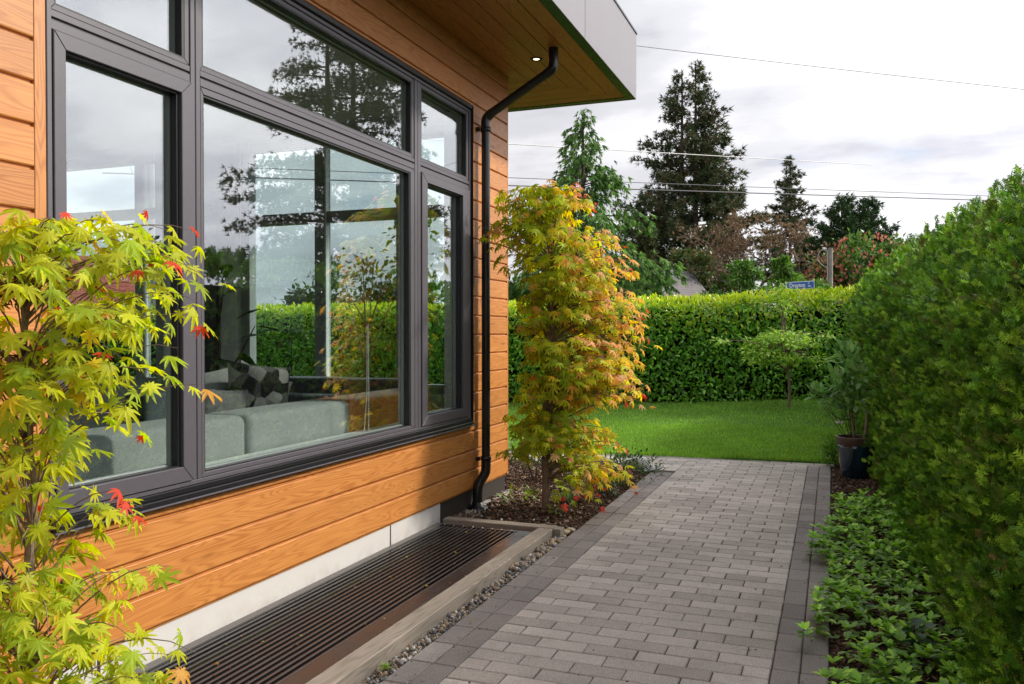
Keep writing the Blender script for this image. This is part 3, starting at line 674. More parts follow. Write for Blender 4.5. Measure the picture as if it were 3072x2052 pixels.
dpart("pipe", [H(px, py, 0.33), H(px, py, 1.5), H(px, py, 3.03)], 0.034)
el = [H(px, py, 3.02), H(px, py, 3.07), H(px + .012, py + .002, 3.10), H(px + .05, py + .006, 3.135)]
dpart("elbow", smooth_path(el, 5), 0.037)
dpart("arm", [H(px + .045, py + .005, 3.13), H(-2.08, 6.20, 3.405)], 0.034)
el = [H(-2.085, 6.199, 3.402), H(-2.045, 6.203, 3.43), H(-2.026, 6.206, 3.47), H(-2.026, 6.207, 3.605)]
dpart("elbow", smooth_path(el, 5), 0.037)
el = [H(px, py, .42), H(px, py, .33), H(px - .004, py - .012, .28), H(px - .022, py - .085, .21), H(px - .026, py - .105, .15), H(px - .026, py - .108, .0)]
dpart("foot_elbow", smooth_path(el, 6), 0.038)
V, F = lathe([(0.036, 0.05), (0.045, 0.047), (0.047, 0.02), (0.085, 0.012), (0.09, -0.01)], 24)
obj("drain_collar", mesh("drain_collar", V, F, M['black'], smooth=True), dsp, H(px - .026, py - .108, 0.022))
for z_ in (0.40, 3.0):
    V, F = lathe([(0.036, -.018), (0.042, -.016), (0.042, .016), (0.036, .018)], 20); obj("strap", mesh("strap", V, F, M['black']), dsp, H(px, py, z_))
    hb("bracket", -2.632, -2.60, py - .055, py - .03, z_ - .015, z_ + .015, M['black'], dsp)

# ------------------------------------------------------------------ room contents
def fabric(name, col, sc=260, bump=0.5):
    m = Mat(name); v = m.coord(); n = m.noise(v, sc, 3, 0.7); n2 = m.noise(v, 5, 3)
    c = m.ramp(n, [(0.3, tuple(x * .72 for x in col)), (0.7, tuple(min(1, x * 1.3) for x in col))]); c = m.mix(0.5, c, m.ramp(n2, [(0.3, 0.85), (0.7, 1.1)]), 'MULTIPLY')
    m.set("Base Color", c).set("Roughness", 0.95).set("Specular IOR Level", 0.15).set("Sheen Weight", 0.2); m.bump(n, bump, 0.002); return m.m
teal = fabric("sofa_fabric", (0.37, 0.39, 0.375)); char = fabric("charcoal_fabric", (0.10, 0.115, 0.125)); leather = Mat("tan_leather")
_n = leather.noise(leather.coord(), 60, 5, .6); _b = leather.noise(leather.coord(), 4, 4)
leather.set("Base Color", leather.ramp(_b, [(0.3, (0.50, 0.18, 0.05)), (0.7, (0.68, 0.27, 0.08))])).set("Roughness", 0.42); leather.bump(_n, .25, .002); leather = leather.m
def soft(name, x0, x1, y0, y1, z0, z1, mat, parent, r=0.035):
    bm = bmesh.new(); add_box(bm, x0, x1, y0, y1, z0, z1, r, 4)
    o = obj(name, bm_mesh(name, bm, mat, True), parent); return o
def piping(parent, x0, x1, y0, y1, z, mat, r=0.004):
    t = Tubes(); c = 0.03; P = []
    for (cx_, cy_, a0) in ((x1 - c, y1 - c, 0), (x0 + c, y1 - c, 90), (x0 + c, y0 + c, 180), (x1 - c, y0 + c, 270)):
        for k in range(5): a = R(a0 + k * 22.5); P.append((cx_ + c * math.cos(a), cy_ + c * math.sin(a), z))
    P.append(P[0]); t.add(P, r, 5); obj("piping", t.mesh("piping", mat), parent)
dark_pipe = plain("piping_dark", (0.04, 0.055, 0.06), 0.8)
sofa = thing("sectional_sofa", "grey green fabric sofa standing with its back to the big window", "sofa", (-3.3, 3.4, 0.15))
for (a, b) in ((1.05, 2.395), (2.405, 3.775), (3.785, 4.835)):
    s_ = soft("back_cushion", -0.02, 0.31, a - 3.4, b - 3.4, 0.12, 0.80, teal, sofa, 0.045); piping(s_, -0.012, 0.302, a - 3.392, b - 3.408, 0.757, dark_pipe)
    soft("seat_cushion", -0.75, -0.03, a - 3.4, b - 3.4, 0.06, 0.38, teal, sofa, 0.05)
soft("armrest", -0.75, 0.3, -2.62, -2.36, 0.06, 0.6, teal, sofa, 0.05)
so2 = thing("leather_sofa", "tan leather sofa end beside the grey green fabric sofa", "sofa", (-3.3, 5.4, 0.15))
s_ = soft("backrest", -0.02, 0.30, -0.555, 0.66, 0.10, 0.80, leather, so2, 0.04); piping(s_, -0.012, 0.292, -0.55, 0.655, 0.765, plain("piping_tan", (0.2, 0.07, 0.02), 0.6))
soft("seat_cushion", -0.62, -0.03, -0.555, 0.2, 0.06, 0.40, leather, so2, 0.05)
so3 = thing("charcoal_sofa", "long charcoal sofa along the far garden windows", "sofa", (-4.4, 6.2, 0.15))
soft("backrest", -1.0, 1.0, 0.06, 0.33, 0.1, 0.85, char, so3, 0.04); soft("seat_cushion", -1.0, 0.55, -0.7, 0.05, 0.1, 0.42, char, so3, 0.05)
soft("back_cushion", -0.5, 0.55, -0.15, 0.055, 0.42, 0.72, char, so3, 0.06); soft("armrest", -1.25, -1.01, -0.7, 0.33, 0.1, 0.72, char, so3, 0.04)
def pillow(name, label, loc, size, mat, rot, fluffy=False):
    n = 17; u = np.linspace(-1, 1, n); U, Vv = np.meshgrid(u, u); th = (1 - U ** 4) ** 0.5 * (1 - Vv ** 4) ** 0.5
    pin = 1 - 0.10 * (U ** 2 * (1 - Vv ** 2) * 0 + (1 - U ** 2) * Vv ** 2); X = U * (1 - 0.07 * (1 - Vv ** 2)) * size[0] / 2; Z = Vv * (1 - 0.07 * (1 - U ** 2)) * size[1] / 2
    fr = np.stack([X, th * size[2] / 2, Z], -1).reshape(-1, 3); bk = fr * np.array([1, -1, 1]); i = np.arange(n * n).reshape(n, n)
    f = np.stack([i[:-1, :-1], i[:-1, 1:], i[1:, 1:], i[1:, :-1]], -1).reshape(-1, 4); F = np.concatenate([f[:, ::-1], f + n * n])
    if fluffy: fr = fr + RNG.normal(0, .004, fr.shape); bk = bk + RNG.normal(0, .004, bk.shape)
    o = obj(name, mesh(name, np.concatenate([fr, bk]), F, mat, smooth=True), None, loc, rot); tag(o, label, "pillow"); return o
geo = Mat("geometric_print"); vv = geo.vor(geo.coord("Object", (1, 1, 1)), 11, "Color"); sp = geo.N.new("ShaderNodeSeparateColor"); geo.L.new(vv, sp.inputs[0])
geo.set("Base Color", geo.ramp(sp.outputs[0], [(0, (0.02, 0.02, 0.022)), (0.3, (0.11, 0.11, 0.11)), (0.55, (0.30, 0.29, 0.27)), (0.8, (0.48, 0.47, 0.44))], 'CONSTANT')).set("Roughness", 0.9)
pillow("throw_pillow", "throw pillow with grey and black geometric facets on the sofa", (-3.60, 4.66, 0.985), (0.46, 0.42, 0.13), geo.m, (R(-12), R(8), R(62)))
pillow("throw_pillow", "light grey pillow tucked behind the geometric pillow", (-3.74, 4.88, 0.965), (0.42, 0.38, 0.12), fabric("light_fabric", (0.45, 0.45, 0.43)), (R(-24), R(24), R(60)))
pillow("throw_pillow", "fluffy grey fur pillow left of the geometric pillow", (-3.62, 4.30, 0.90), (0.36, 0.30, 0.16), fabric("fur", (0.22, 0.22, 0.21), 120, 1.0), (R(-15), R(6), R(60)), True)
pillow("throw_pillow", "pale grey pillow leaning behind the fur pillow", (-3.88, 4.50, 0.98), (0.44, 0.36, 0.14), fabric("pale_fabric", (0.36, 0.37, 0.36)), (R(-30), R(-8), R(62)))
# fiddle leaf fig behind the left casement
BIG = np.array([(0, 0, 0), (.18, .16, .03), (.18, -.16, .03), (.45, .20, .04), (.45, -.20, .04), (.75, .34, .03), (.75, -.34, .03), (.95, .18, -.02), (.95, -.18, -.02), (1.02, 0, -.05), (.18, 0, 0), (.45, 0, -.01), (.75, 0, -.02)])
BIGF = np.array([(0, 2, 10), (0, 10, 1), (10, 2, 4), (10, 4, 11), (1, 10, 11), (1, 11, 3), (11, 4, 6), (11, 6, 12), (3, 11, 12), (3, 12, 5), (12, 6, 8), (5, 12, 7), (12, 8, 9), (12, 9, 7)])
fig = thing("houseplant", "large leafed dark green houseplant standing inside the room behind the sofa", "houseplant", (-4.42, 5.12, 0.15))
V, F = lathe([(0.0, 0.0), (.13, 0.0), (.17, .3), (.16, .3), (.15, .27), (0, .27)], 24); obj("pot", mesh("pot", V, F, plain("white_pot", (.6, .6, .58), .4), smooth=True), fig)
t = Tubes(); t.add([(0, 0, .25), (.03, .05, .7), (.0, .1, 1.2), (.05, .12, 1.6)], [.015, .013, .011, .006]); t.add([(0.0, .07, .8), (.12, .2, 1.05), (.2, .3, 1.3)], [.01, .008, .004]); obj("stem", t.mesh("stem", M['bark']), fig)
figm = mesh("leaf", BIG, BIGF, M['foliage'], np.tile((0.035, 0.10, 0.03), (len(BIG), 1)), smooth=True)
for (x, y, z, az, el, s) in [(.05, .15, 1.0, 70, -35, .34), (.1, .25, 1.1, 95, -50, .36), (.1, .2, 1.35, 60, 25, .22), (0, .1, 1.3, 150, -20, .3), (0, .05, .9, -60, -20, .33), (.02, .1, 1.5, 30, 35, .25),
                             (.04, .1, 1.62, 110, 50, .22), (0, .05, 1.15, 200, -10, .3), (.1, .25, 1.2, 80, 10, .25), (0, 0, .85, 20, -35, .3), (.02, .02, 1.05, -20, -10, .3), (.15, .28, .95, 100, -70, .30), (.2, .3, 1.3, 60, -10, .2), (0, .02, .75, 120, -30, .3)]:
    obj("leaf", figm, fig, (x, y, z), (0, R(-el), R(az)), (s, s, s))
t = Tubes(); t.add([(-2.80, 4.72, 1.45), (-2.80, 4.715, 1.0), (-2.81, 4.70, .78), (-2.79, 4.66, .752)], .0022, 5); t.add([(-2.80, 4.735, 1.45), (-2.80, 4.74, 1.0), (-2.79, 4.72, .78), (-2.79, 4.77, .752)], .0022, 5)
tag(obj("blind_cord", t.mesh("blind_cord", M['trim_in'])), "thin white blind cord hanging inside the big centre pane", "cord")

# ------------------------------------------------------------------ leaf templates
def maple_leaf(seed):
    r = np.random.default_rng(seed); ang = np.array([-150, -112, -78, -40, 0, 40, 78, 112, 150]); rad = np.array([.34, .58, .82, .96, 1.0, .96, .82, .58, .34]) * r.uniform(.9, 1.08, 9)
    pts = [(0, 0, 0)]; ring = []
    dr = (.30, .55, .85, .42)[seed % 4]
    def P(a, q): a = R(a); z = -dr * q * q; return (q * math.cos(a), q * math.sin(a), z)
    for i in range(9):
        h = 12 if i not in (0, 8) else 10
        ring += [P(ang[i] - h * .98, rad[i] * .58), P(ang[i] - h * .50, rad[i] * .80), P(ang[i], rad[i]), P(ang[i] + h * .50, rad[i] * .80), P(ang[i] + h * .98, rad[i] * .58)]
        if i < 8: ring.append(P((ang[i] + ang[i + 1]) / 2, min(rad[i], rad[i + 1]) * .40))
    V = np.array(pts + ring); V[:, 2] += 0.05 * np.cos(np.arctan2(V[:, 1], V[:, 0]) * 9) * np.hypot(V[:, 0], V[:, 1]); n = len(ring)
    V[:, 2] += r.normal(0, .015, len(V)); V[:, 2] -= 0.25 * V[:, 1] ** 2 * (seed % 2)
    return V, np.array([(0, i, i + 1) for i in range(1, n)])
MLT = [maple_leaf(k) for k in range(8)]
LV = np.array([(0, 0, 0), (.3, .19, .05), (.3, -.19, .05), (.7, .17, .03), (.7, -.17, .03), (1, 0, -.10), (.35, 0, 0), (.7, 0, -.03)]); LV[:, 1] *= 1.0
LF = np.array([(0, 6, 1), (0, 2, 6), (1, 6, 7), (1, 7, 3), (6, 2, 4), (6, 4, 7), (3, 7, 5), (7, 4, 5)])
DV = np.array([(0, 0, 0), (.45, .28, .06), (.45, -.28, .06), (1, 0, -.05)]); DF = np.array([(0, 2, 1), (1, 2, 3)])
def tuft(n, spread, w, seed=0):
    r = np.random.default_rng(seed); V = []; F = []
    for i in range(n):
        a = r.uniform(0, 6.28); s = r.uniform(.2, 1) * spread; d = np.array([math.cos(s), math.sin(s) * math.cos(a), math.sin(s) * math.sin(a)]); l = r.uniform(.6, 1)
        q = unit(np.cross(d, r.normal(size=3))); o = len(V); b = d * l * r.uniform(0, .25)
        V += [b - q * w, b + q * w, d * l]; F.append((o, o + 1, o + 2))
    return np.array(V), np.array(F)
TUFT = tuft(8, 1.15, .09, 1); HANG = tuft(8, .55, .08, 2); SPK = tuft(6, .8, .12, 3)
def thuja_t():
    V = []; F = []
    def tri(a, b, c): o = len(V); V.extend([a, b, c]); F.append((o, o + 1, o + 2))
    for s, l in ((0.05, .42), (.28, .46), (.52, .36)):
        for sg in (1, -1): tri((s, 0, 0), (s + .24, sg * .02, 0), (s + l * .78, sg * l * .72, .06 * sg))
    tri((0, -.05, 0), (0, .05, 0), (1, 0, .04)); tri((.45, 0, -.06), (.45, 0, .06), (1.0, .02, 0.03)); return np.array(V), np.array(F)
THT = thuja_t()

# ------------------------------------------------------------------ Japanese maples
RV = np.array([0.934, 0.356, 0]); DVv = np.array([-0.356, 0.934, 0])
PAL = {'yg': (0.58, 0.63, 0.035), 'g': (0.38, 0.51, 0.035), 'y': (0.80, 0.63, 0.040), 'o': (0.82, 0.46, 0.11), 'p': (0.80, 0.47, 0.22), 'r': (0.70, 0.085, 0.045), 'G': (0.34, 0.38, 0.03)}
def maple(name, label, base, trunk, twigs, leaf, nleaf, colfn, lim=300, xmin=-2.57, barkr=1.0, fwd_down=0.45, face=(0, 0, 0)):
    """trunk: list of local points; twigs: list of (end_local) ; leaves hang along the twigs"""
    t = thing(name, label, "tree", tuple(base)); tr = Tubes(); rad = np.linspace(0.031, 0.008, len(trunk)) * barkr
    tr.add(smooth_path(trunk, 4), np.interp(np.linspace(0, 1, (len(trunk) - 1) * 4 + 1), np.linspace(0, 1, len(trunk)), rad), 9)
    obj("trunk", tr.mesh("trunk", M['bark_m']), t)
    T = np.array(trunk); br = Tubes(); P = []; Fw = []; Nr = []; Ce = []
    for e in twigs:
        e = np.array(e, float); zt = min(max(e[2] - random.uniform(.05, .28) * (1 if e[2] > .3 else -.6), T[0, 2] + .25), T[-1, 2] - .02)
        s = np.array([np.interp(zt, T[:, 2], T[:, 0]), np.interp(zt, T[:, 2], T[:, 1]), zt]); h = e - s; ln = np.linalg.norm(h)
        mid = s + h * .55 + np.array([0, 0, .10 + .12 * ln]) + RNG.normal(0, .02, 3); ts = np.linspace(0, 1, 7)[:, None]
        q = (1 - ts) ** 2 * s + 2 * ts * (1 - ts) * mid + ts ** 2 * e; br.add([tuple(v) for v in q], list(np.linspace(.0045 + .004 * ln, .0012, 7) * barkr), 4)
        hz = np.array([h[0], h[1], 0]); hz = hz / (np.linalg.norm(hz) + 1e-6); sd = np.array([-hz[1], hz[0], 0])
        for k in range(nleaf):
            f = random.uniform(.42, 1.0) if k else 1.0; m = (1 - f) ** 2 * s + 2 * f * (1 - f) * mid + f * f * e
            sg = 1 if k % 2 else -1; off = sd * sg * random.uniform(.01, .075) + np.array([0, 0, random.uniform(-.03, .02)]) + RNG.normal(0, .012, 3)
            P.append(m + off); w = hz * random.uniform(.35, 1) + sd * sg * random.uniform(0, .9) + np.array([0, 0, -random.uniform(.05, 2 * fwd_down)]) + RNG.normal(0, .2, 3)
            Fw.append(w); Nr.append(np.array([0, 0, 1.0]) + hz * random.uniform(.1, .8) + RNG.normal(0, .25, 3) + np.array(face)); Ce.append(e)
    obj("branches", br.mesh("branches", M['bark_m']), t)
    P = np.array(P); Fw = np.array(Fw); Nr = np.array(Nr); wp = P + np.array(base); ok = (wp[:, 0] > xmin) | (wp[:, 1] > 6.9); P, Fw, Nr, wp = P[ok], Fw[ok], Nr[ok], wp[ok]
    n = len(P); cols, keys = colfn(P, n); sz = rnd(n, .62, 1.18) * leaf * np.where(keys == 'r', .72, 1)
    dist = np.linalg.norm(wp - np.array([0, 0, 1.41]), axis=1); toff = wp @ RV; vis = (wp @ DVv) > 0.3
    order = np.argsort(dist - 0.02 * rnd(n))
    front = list(order[:lim]); rest = order[lim:]; cache = {}
    for i in front:
        kk = (int(RNG.integers(8)), keys[i])
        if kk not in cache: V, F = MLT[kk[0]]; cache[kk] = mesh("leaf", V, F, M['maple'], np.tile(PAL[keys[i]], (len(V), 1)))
        X = Vector(Fw[i]).normalized(); Z = Vector(Nr[i]); Z = (Z - X * Z.dot(X)).normalized(); Y = Z.cross(X); o = bpy.data.objects.new("leaf", cache[kk]); link(o, t)
        s_ = float(sz[i]); o.matrix_local = Matrix(((X.x * s_, Y.x * s_, Z.x * s_, P[i][0]), (X.y * s_, Y.y * s_, Z.y * s_, P[i][1]), (X.z * s_, Y.z * s_, Z.z * s_, P[i][2]), (0, 0, 0, 1)))
    parts = []
    for v in range(8):
        ix = rest[v::8]
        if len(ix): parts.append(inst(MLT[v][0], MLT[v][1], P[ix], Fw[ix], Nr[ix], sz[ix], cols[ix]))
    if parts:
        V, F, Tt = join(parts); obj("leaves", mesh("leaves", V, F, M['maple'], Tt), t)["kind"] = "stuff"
    return t
# tall maple at the house corner
B2 = np.array([-2.053, 6.095, 0.0])
env = np.array([(2.55, -.16, .22), (2.40, -.36, .36), (2.24, -.54, .56), (2.04, -.58, .66), (1.90, -.44, .74), (1.61, -.28, .78), (1.27, -.24, .84), (1.0, -.24, .85), (.86, -.32, .60), (.72, -.36, .50), (.58, -.40, .66), (.42, -.30, .72), (.27, .10, .74), (.14, .20, .60)])[::-1]
tw = []
while len(tw) < 430:
    z_ = random.uniform(.14, 2.53); a = np.interp(z_, env[:, 0], env[:, 1]); b = np.interp(z_, env[:, 0], env[:, 2]); wdt = (b - a) / 2
    if random.random() > (wdt / .5): continue
    if z_ < .50 and random.random() < .45: continue
    lowz = z_ < .52
    ph = random.uniform(0, 6.283); rho = random.uniform(.62, .97) if random.random() < .8 else random.uniform(.1, .6)
    zz = round(z_ / .13) * .13 + random.gauss(0, .030); r_ = (a + b) / 2 + wdt * math.cos(ph) * rho; d_ = wdt * .82 * math.sin(ph) * rho
    if lowz and abs(r_) < .22 and d_ < .15: continue
    tw.append(RV * r_ + DVv * d_ + np.array([0, 0, max(zz, .1)]))
for r_, d_, z_ in ((.80, -.1, .86), (.86, .0, 1.32), (.72, -.2, .95), (.42, -.25, .14), (.64, -.1, .26), (.78, .1, 1.0), (.18, -.3, .12), (.22, -.28, .2), (.6, -.1, 1.95), (.05, -.45, .62), (.06, -.4, 1.75)):
    tw.append(RV * r_ + DVv * d_ + np.array([0, 0, z_]))
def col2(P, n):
    r_ = P @ RV; z_ = P[:, 2]; u = RNG.random(n); sunlit = np.clip((r_ - .05) / .65 + (z_ - 1.9).clip(0, 1) * .5, 0, 1); tip = np.clip((r_ - np.interp(z_, env[:, 0], env[:, 2]) + .14) / .14, 0, 1)  # sunlit right side and top painted into leaf colours as orange and yellow
    k = np.where(u < .03 + .34 * sunlit, 'o', np.where(u < .08 + .58 * sunlit, 'y', np.where(u < .60 + .38 * sunlit, 'yg', 'g')))
    v = RNG.random(n); k = np.where(v < .17 * sunlit + .03, 'p', k); k = np.where(RNG.random(n) < .015 + .36 * tip, 'r', k); k = np.where((z_ < .22) & (RNG.random(n) < .7), 'r', k)
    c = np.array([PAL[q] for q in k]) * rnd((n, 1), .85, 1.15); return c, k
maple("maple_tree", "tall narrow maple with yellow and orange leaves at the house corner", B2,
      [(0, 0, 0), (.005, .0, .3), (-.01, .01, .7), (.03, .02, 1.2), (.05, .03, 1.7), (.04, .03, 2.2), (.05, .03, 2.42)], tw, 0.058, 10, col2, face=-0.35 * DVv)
# near maple on the left, seen from close by
B1 = np.array([-2.02, 1.64, 0.0]); PX = 0.00117
def lp(x, y, d=0.0): return RV * (x - 60) * PX * (1 + d / 2.25) + DVv * d + np.array([0, 0, 1.41 - (y - 759) * PX * (1 + d / 2.25)])
tw = []
regs = [(500, 530, 20, 230, 6), (520, 600, -60, 400, 16), (600, 700, -80, 430, 20), (700, 800, -80, 420, 17), (800, 900, -80, 350, 15), (900, 1000, -60, 250, 9), (1000, 1100, -60, 60, 5), (1000, 1090, 90, 240, 3),
        (1100, 1200, -60, 50, 4), (1110, 1190, 120, 200, 2), (1200, 1310, -60, 130, 6), (1290, 1330, 180, 350, 4), (1340, 1450, -60, 200, 10), (1450, 1568, -60, 290, 14), (1450, 1560, 260, 400, 4), (1560, 1700, -60, 300, 16), (500, 1500, -350, -80, 24)]
for y0, y1, x0, x1, n in regs:
    for _ in range(n): tw.append(lp(random.uniform(x0, x1), random.uniform(y0, y1), random.uniform(-.28, .30)))
for x, y, d in ((455, 690, 0), (465, 640, 0.05), (470, 880, 0), (440, 870, -.1), (330, 820, -.1), (170, 800, -.15), (385, 1300, 0), (470, 1500, -.05), (290, 1130, 0), (300, 1165, 0.05), (430, 610, 0)): tw.append(lp(x, y, d))
def col1(P, n):
    r_ = P @ RV; z_ = P[:, 2]; u = RNG.random(n); k = np.where(u < .58, 'yg', np.where(u < .93, 'g', np.where(u < .98, 'y', 'o')))
    tip = (r_ > .40) & (z_ > 1.2); k = np.where(tip & (RNG.random(n) < .62), np.where(RNG.random(n) < .5, 'r', 'o'), k); k = np.where((RNG.random(n) < .02) & (z_ > .9), 'r', k)
    k = np.where((r_ > .24) & (z_ < 1.05) & (z_ > .9), 'r', k); c = np.array([PAL[q] for q in k]) * rnd((n, 1), .88, 1.12); return c, k
maple("maple_tree", "slender maple with lime yellow leaves close in front of the left casement", B1,
      [(0, 0, -.02), (.0, .0, .3), (.006, .003, .55), (.004, 0, .8), (.02, .0, 1.0), (-.015, .0, 1.2), (-.02, .01, 1.45), (.03, .0, 1.66)], tw, 0.050, 6, col1, barkr=0.62, fwd_down=.5, xmin=-2.56, face=-0.15 * DVv)
# dead curled leaves caught in the near maple
c = pick([(0.10, 0.05, 0.03), (0.17, 0.09, 0.06), (0.06, 0.03, 0.02)], 90); Pd = np.array([lp(random.gauss(28, 30), random.choice([random.uniform(640, 700), random.uniform(800, 1010), random.uniform(1330, 1360)]), random.uniform(-.1, .1)) for _ in range(90)])
V, F, T = inst(MLT[1][0] * np.array([1, 1, 2.5]), MLT[1][1], Pd + B1, rdir(90), rdir(90), rnd(90, .014, .028), c)
tag(obj("dry_leaves", mesh("dry_leaves", V, F, M['foliage'], T)), "curled brown dry leaves caught on the near maple's trunk", "dead leaves", kind="stuff")

# ------------------------------------------------------------------ clipped arborvitae hedge on the right
hedge = thing("arborvitae_hedge", "tall clipped arborvitae hedge running along the right side of the path", "hedge", (1.0, 7.0, -0.02))
HG = np.array([1.0, 7.0, -0.02])
def face_x(y): return np.interp(y, [0.5, 3.7, 7.9, 10, 12.5, 15], [.68, .61, .50, .38, .34, .36])
def hH(y): return np.interp(y, [1, 2.5, 4.5, 7, 12, 13.3, 14.5], [1.70, 1.77, 1.93, 2.02, 2.02, 1.95, 1.74])
def hprof(s, H):
    """s 0..1 up the face and over the top; returns offset inwards, height, outward normal"""
    hs = H - .38
    L1 = hs; L2 = .62; L3 = .55; s = s * (L1 + L2 + L3)
    a = np.clip((s - L1) / L2, 0, 1) * (np.pi / 2); top = np.clip(s - L1 - L2, 0, L3)
    off = np.where(s < L1, .0 + .03 * (s / L1), .03 + .32 * (1 - np.cos(a)) + top); zz = np.where(s < L1, s, hs + .38 * np.sin(a))
    nx = np.where(s < L1, -1, -np.cos(a)); nzz = np.where(s < L1, 0.05, np.sin(a)); return off, zz, nx, nzz
def hsurf(y, s, yc, H, half):
    off, zz, nx, nzz = hprof(s, H); d = np.clip((y - yc) / half, -1, 1); bul = .36 * np.sqrt(1 - .995 * d * d) * (1 - .3 * np.clip(zz - 1.8, 0, 1))
    tex = .045 * np.sin(zz * 7 + yc * 9) * np.cos(y * 9 + zz * 2) + .022 * np.sin(zz * 19 + y * 15 + yc * 3)
    x = face_x(y) + .255 + off - bul * (-nx) - tex; z_ = zz + bul * nzz * .7 + tex * nzz
    ny = d * .55; return np.stack([x, y, z_], 1), unit(np.stack([nx, ny, nzz], 1))
ys = np.arange(0.9, 14.9, 0.62); core_parts = []
THC = [(0.065, 0.17, 0.020), (0.11, 0.27, 0.028), (0.20, 0.41, 0.042), (0.14, 0.21, 0.04), (0.31, 0.54, 0.06), (0.30, 0.22, 0.09)]
for yc in ys:
    half = .33; H_ = hH(yc) + random.uniform(-.05, .05); near = yc < 6.3
    n = int(12500 if (2.2 < yc < 4.6) else 9000 if near else 5000 if yc > 2 else 1500)
    q_ = 8; nc = n // q_; y = yc + rnd(nc, -half, half); sc_ = rnd(nc) ** .95; C_, Nn = hsurf(y, sc_, yc, H_, half); dv = np.abs(y - yc) / half; keep = RNG.random(nc) > np.clip((dv - .66) / .30, 0, .93); C_ = C_[keep]; Nn = Nn[keep]; nc = len(C_); C_ = C_ + Nn * rnd((nc, 1), -.12, .045)
    up = np.array([0, 0, 1.0]); ax = unit(Nn * rnd((nc, 1), .6, 1.1) + up * rnd((nc, 1), .3, 1.3) + rdir(nc) * .35)
    ccol = pick(THC, nc, [.22, .28, .24, .10, .152, .008]) * random.uniform(.85, 1.15); n = nc * q_; P = np.repeat(C_, q_, 0); A_ = np.repeat(ax, q_, 0)
    fw = unit(A_ + rdir(n) * .62); P = P + fw * rnd((n, 1), -.02, .035) - A_ * .03 + RNG.normal(0, .006, (n, 3)); nr = unit(np.cross(fw, up) + rdir(n) * .8)
    sz = rnd(n, .026, .050) * (1.0 if near else 1.25)
    c = np.repeat(ccol, q_, 0) * rnd((n, 1), .7, 1.35); parts = [inst(THT[0], THT[1], P, fw, nr, sz, c)]
    k = 46; y2 = yc + rnd(k, -half, half); P2, N2 = hsurf(y2, rnd(k, .62, .95), yc, H_, half); hh = rnd(k, .01, .10)      # leading shoots above the trimmed top
    for j in range(5):
        q = P2 + np.array([0, 0, 1.]) * (hh * j / 5)[:, None]; parts.append(inst(THT[0], THT[1], q, unit(np.array([0, 0, 1.]) + rdir(k) * .55), rdir(k), rnd(k, .04, .07), pick(THC[1:5], k)))
    V, F, T = join(parts); obj("shrub", mesh("shrub", V - HG, F, M['thuja'], T), hedge)
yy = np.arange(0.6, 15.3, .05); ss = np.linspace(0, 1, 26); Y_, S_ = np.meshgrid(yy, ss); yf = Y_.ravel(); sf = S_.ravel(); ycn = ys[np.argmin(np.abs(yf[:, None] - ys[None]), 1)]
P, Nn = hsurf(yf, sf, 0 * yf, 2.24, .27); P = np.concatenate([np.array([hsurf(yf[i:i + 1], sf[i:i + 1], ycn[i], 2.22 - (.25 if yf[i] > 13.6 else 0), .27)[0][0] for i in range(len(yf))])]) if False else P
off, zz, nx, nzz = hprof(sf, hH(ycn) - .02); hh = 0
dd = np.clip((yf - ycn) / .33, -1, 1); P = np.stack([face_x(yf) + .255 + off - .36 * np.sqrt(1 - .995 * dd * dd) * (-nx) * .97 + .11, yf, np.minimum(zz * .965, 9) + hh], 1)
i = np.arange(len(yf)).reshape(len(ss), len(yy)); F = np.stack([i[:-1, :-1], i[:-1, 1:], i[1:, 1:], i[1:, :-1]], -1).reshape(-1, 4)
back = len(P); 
obj("shade_core", mesh("shade_core", P - HG, F, M['core']), hedge)  # dark sheet painted as shade, showing in the grooves between columns
hbk = box("shade_core", 1.35, 1.95, .62, 15.2, 0, 1.78, M['core']); hbk.parent = hedge; hbk.location = tuple(-HG)

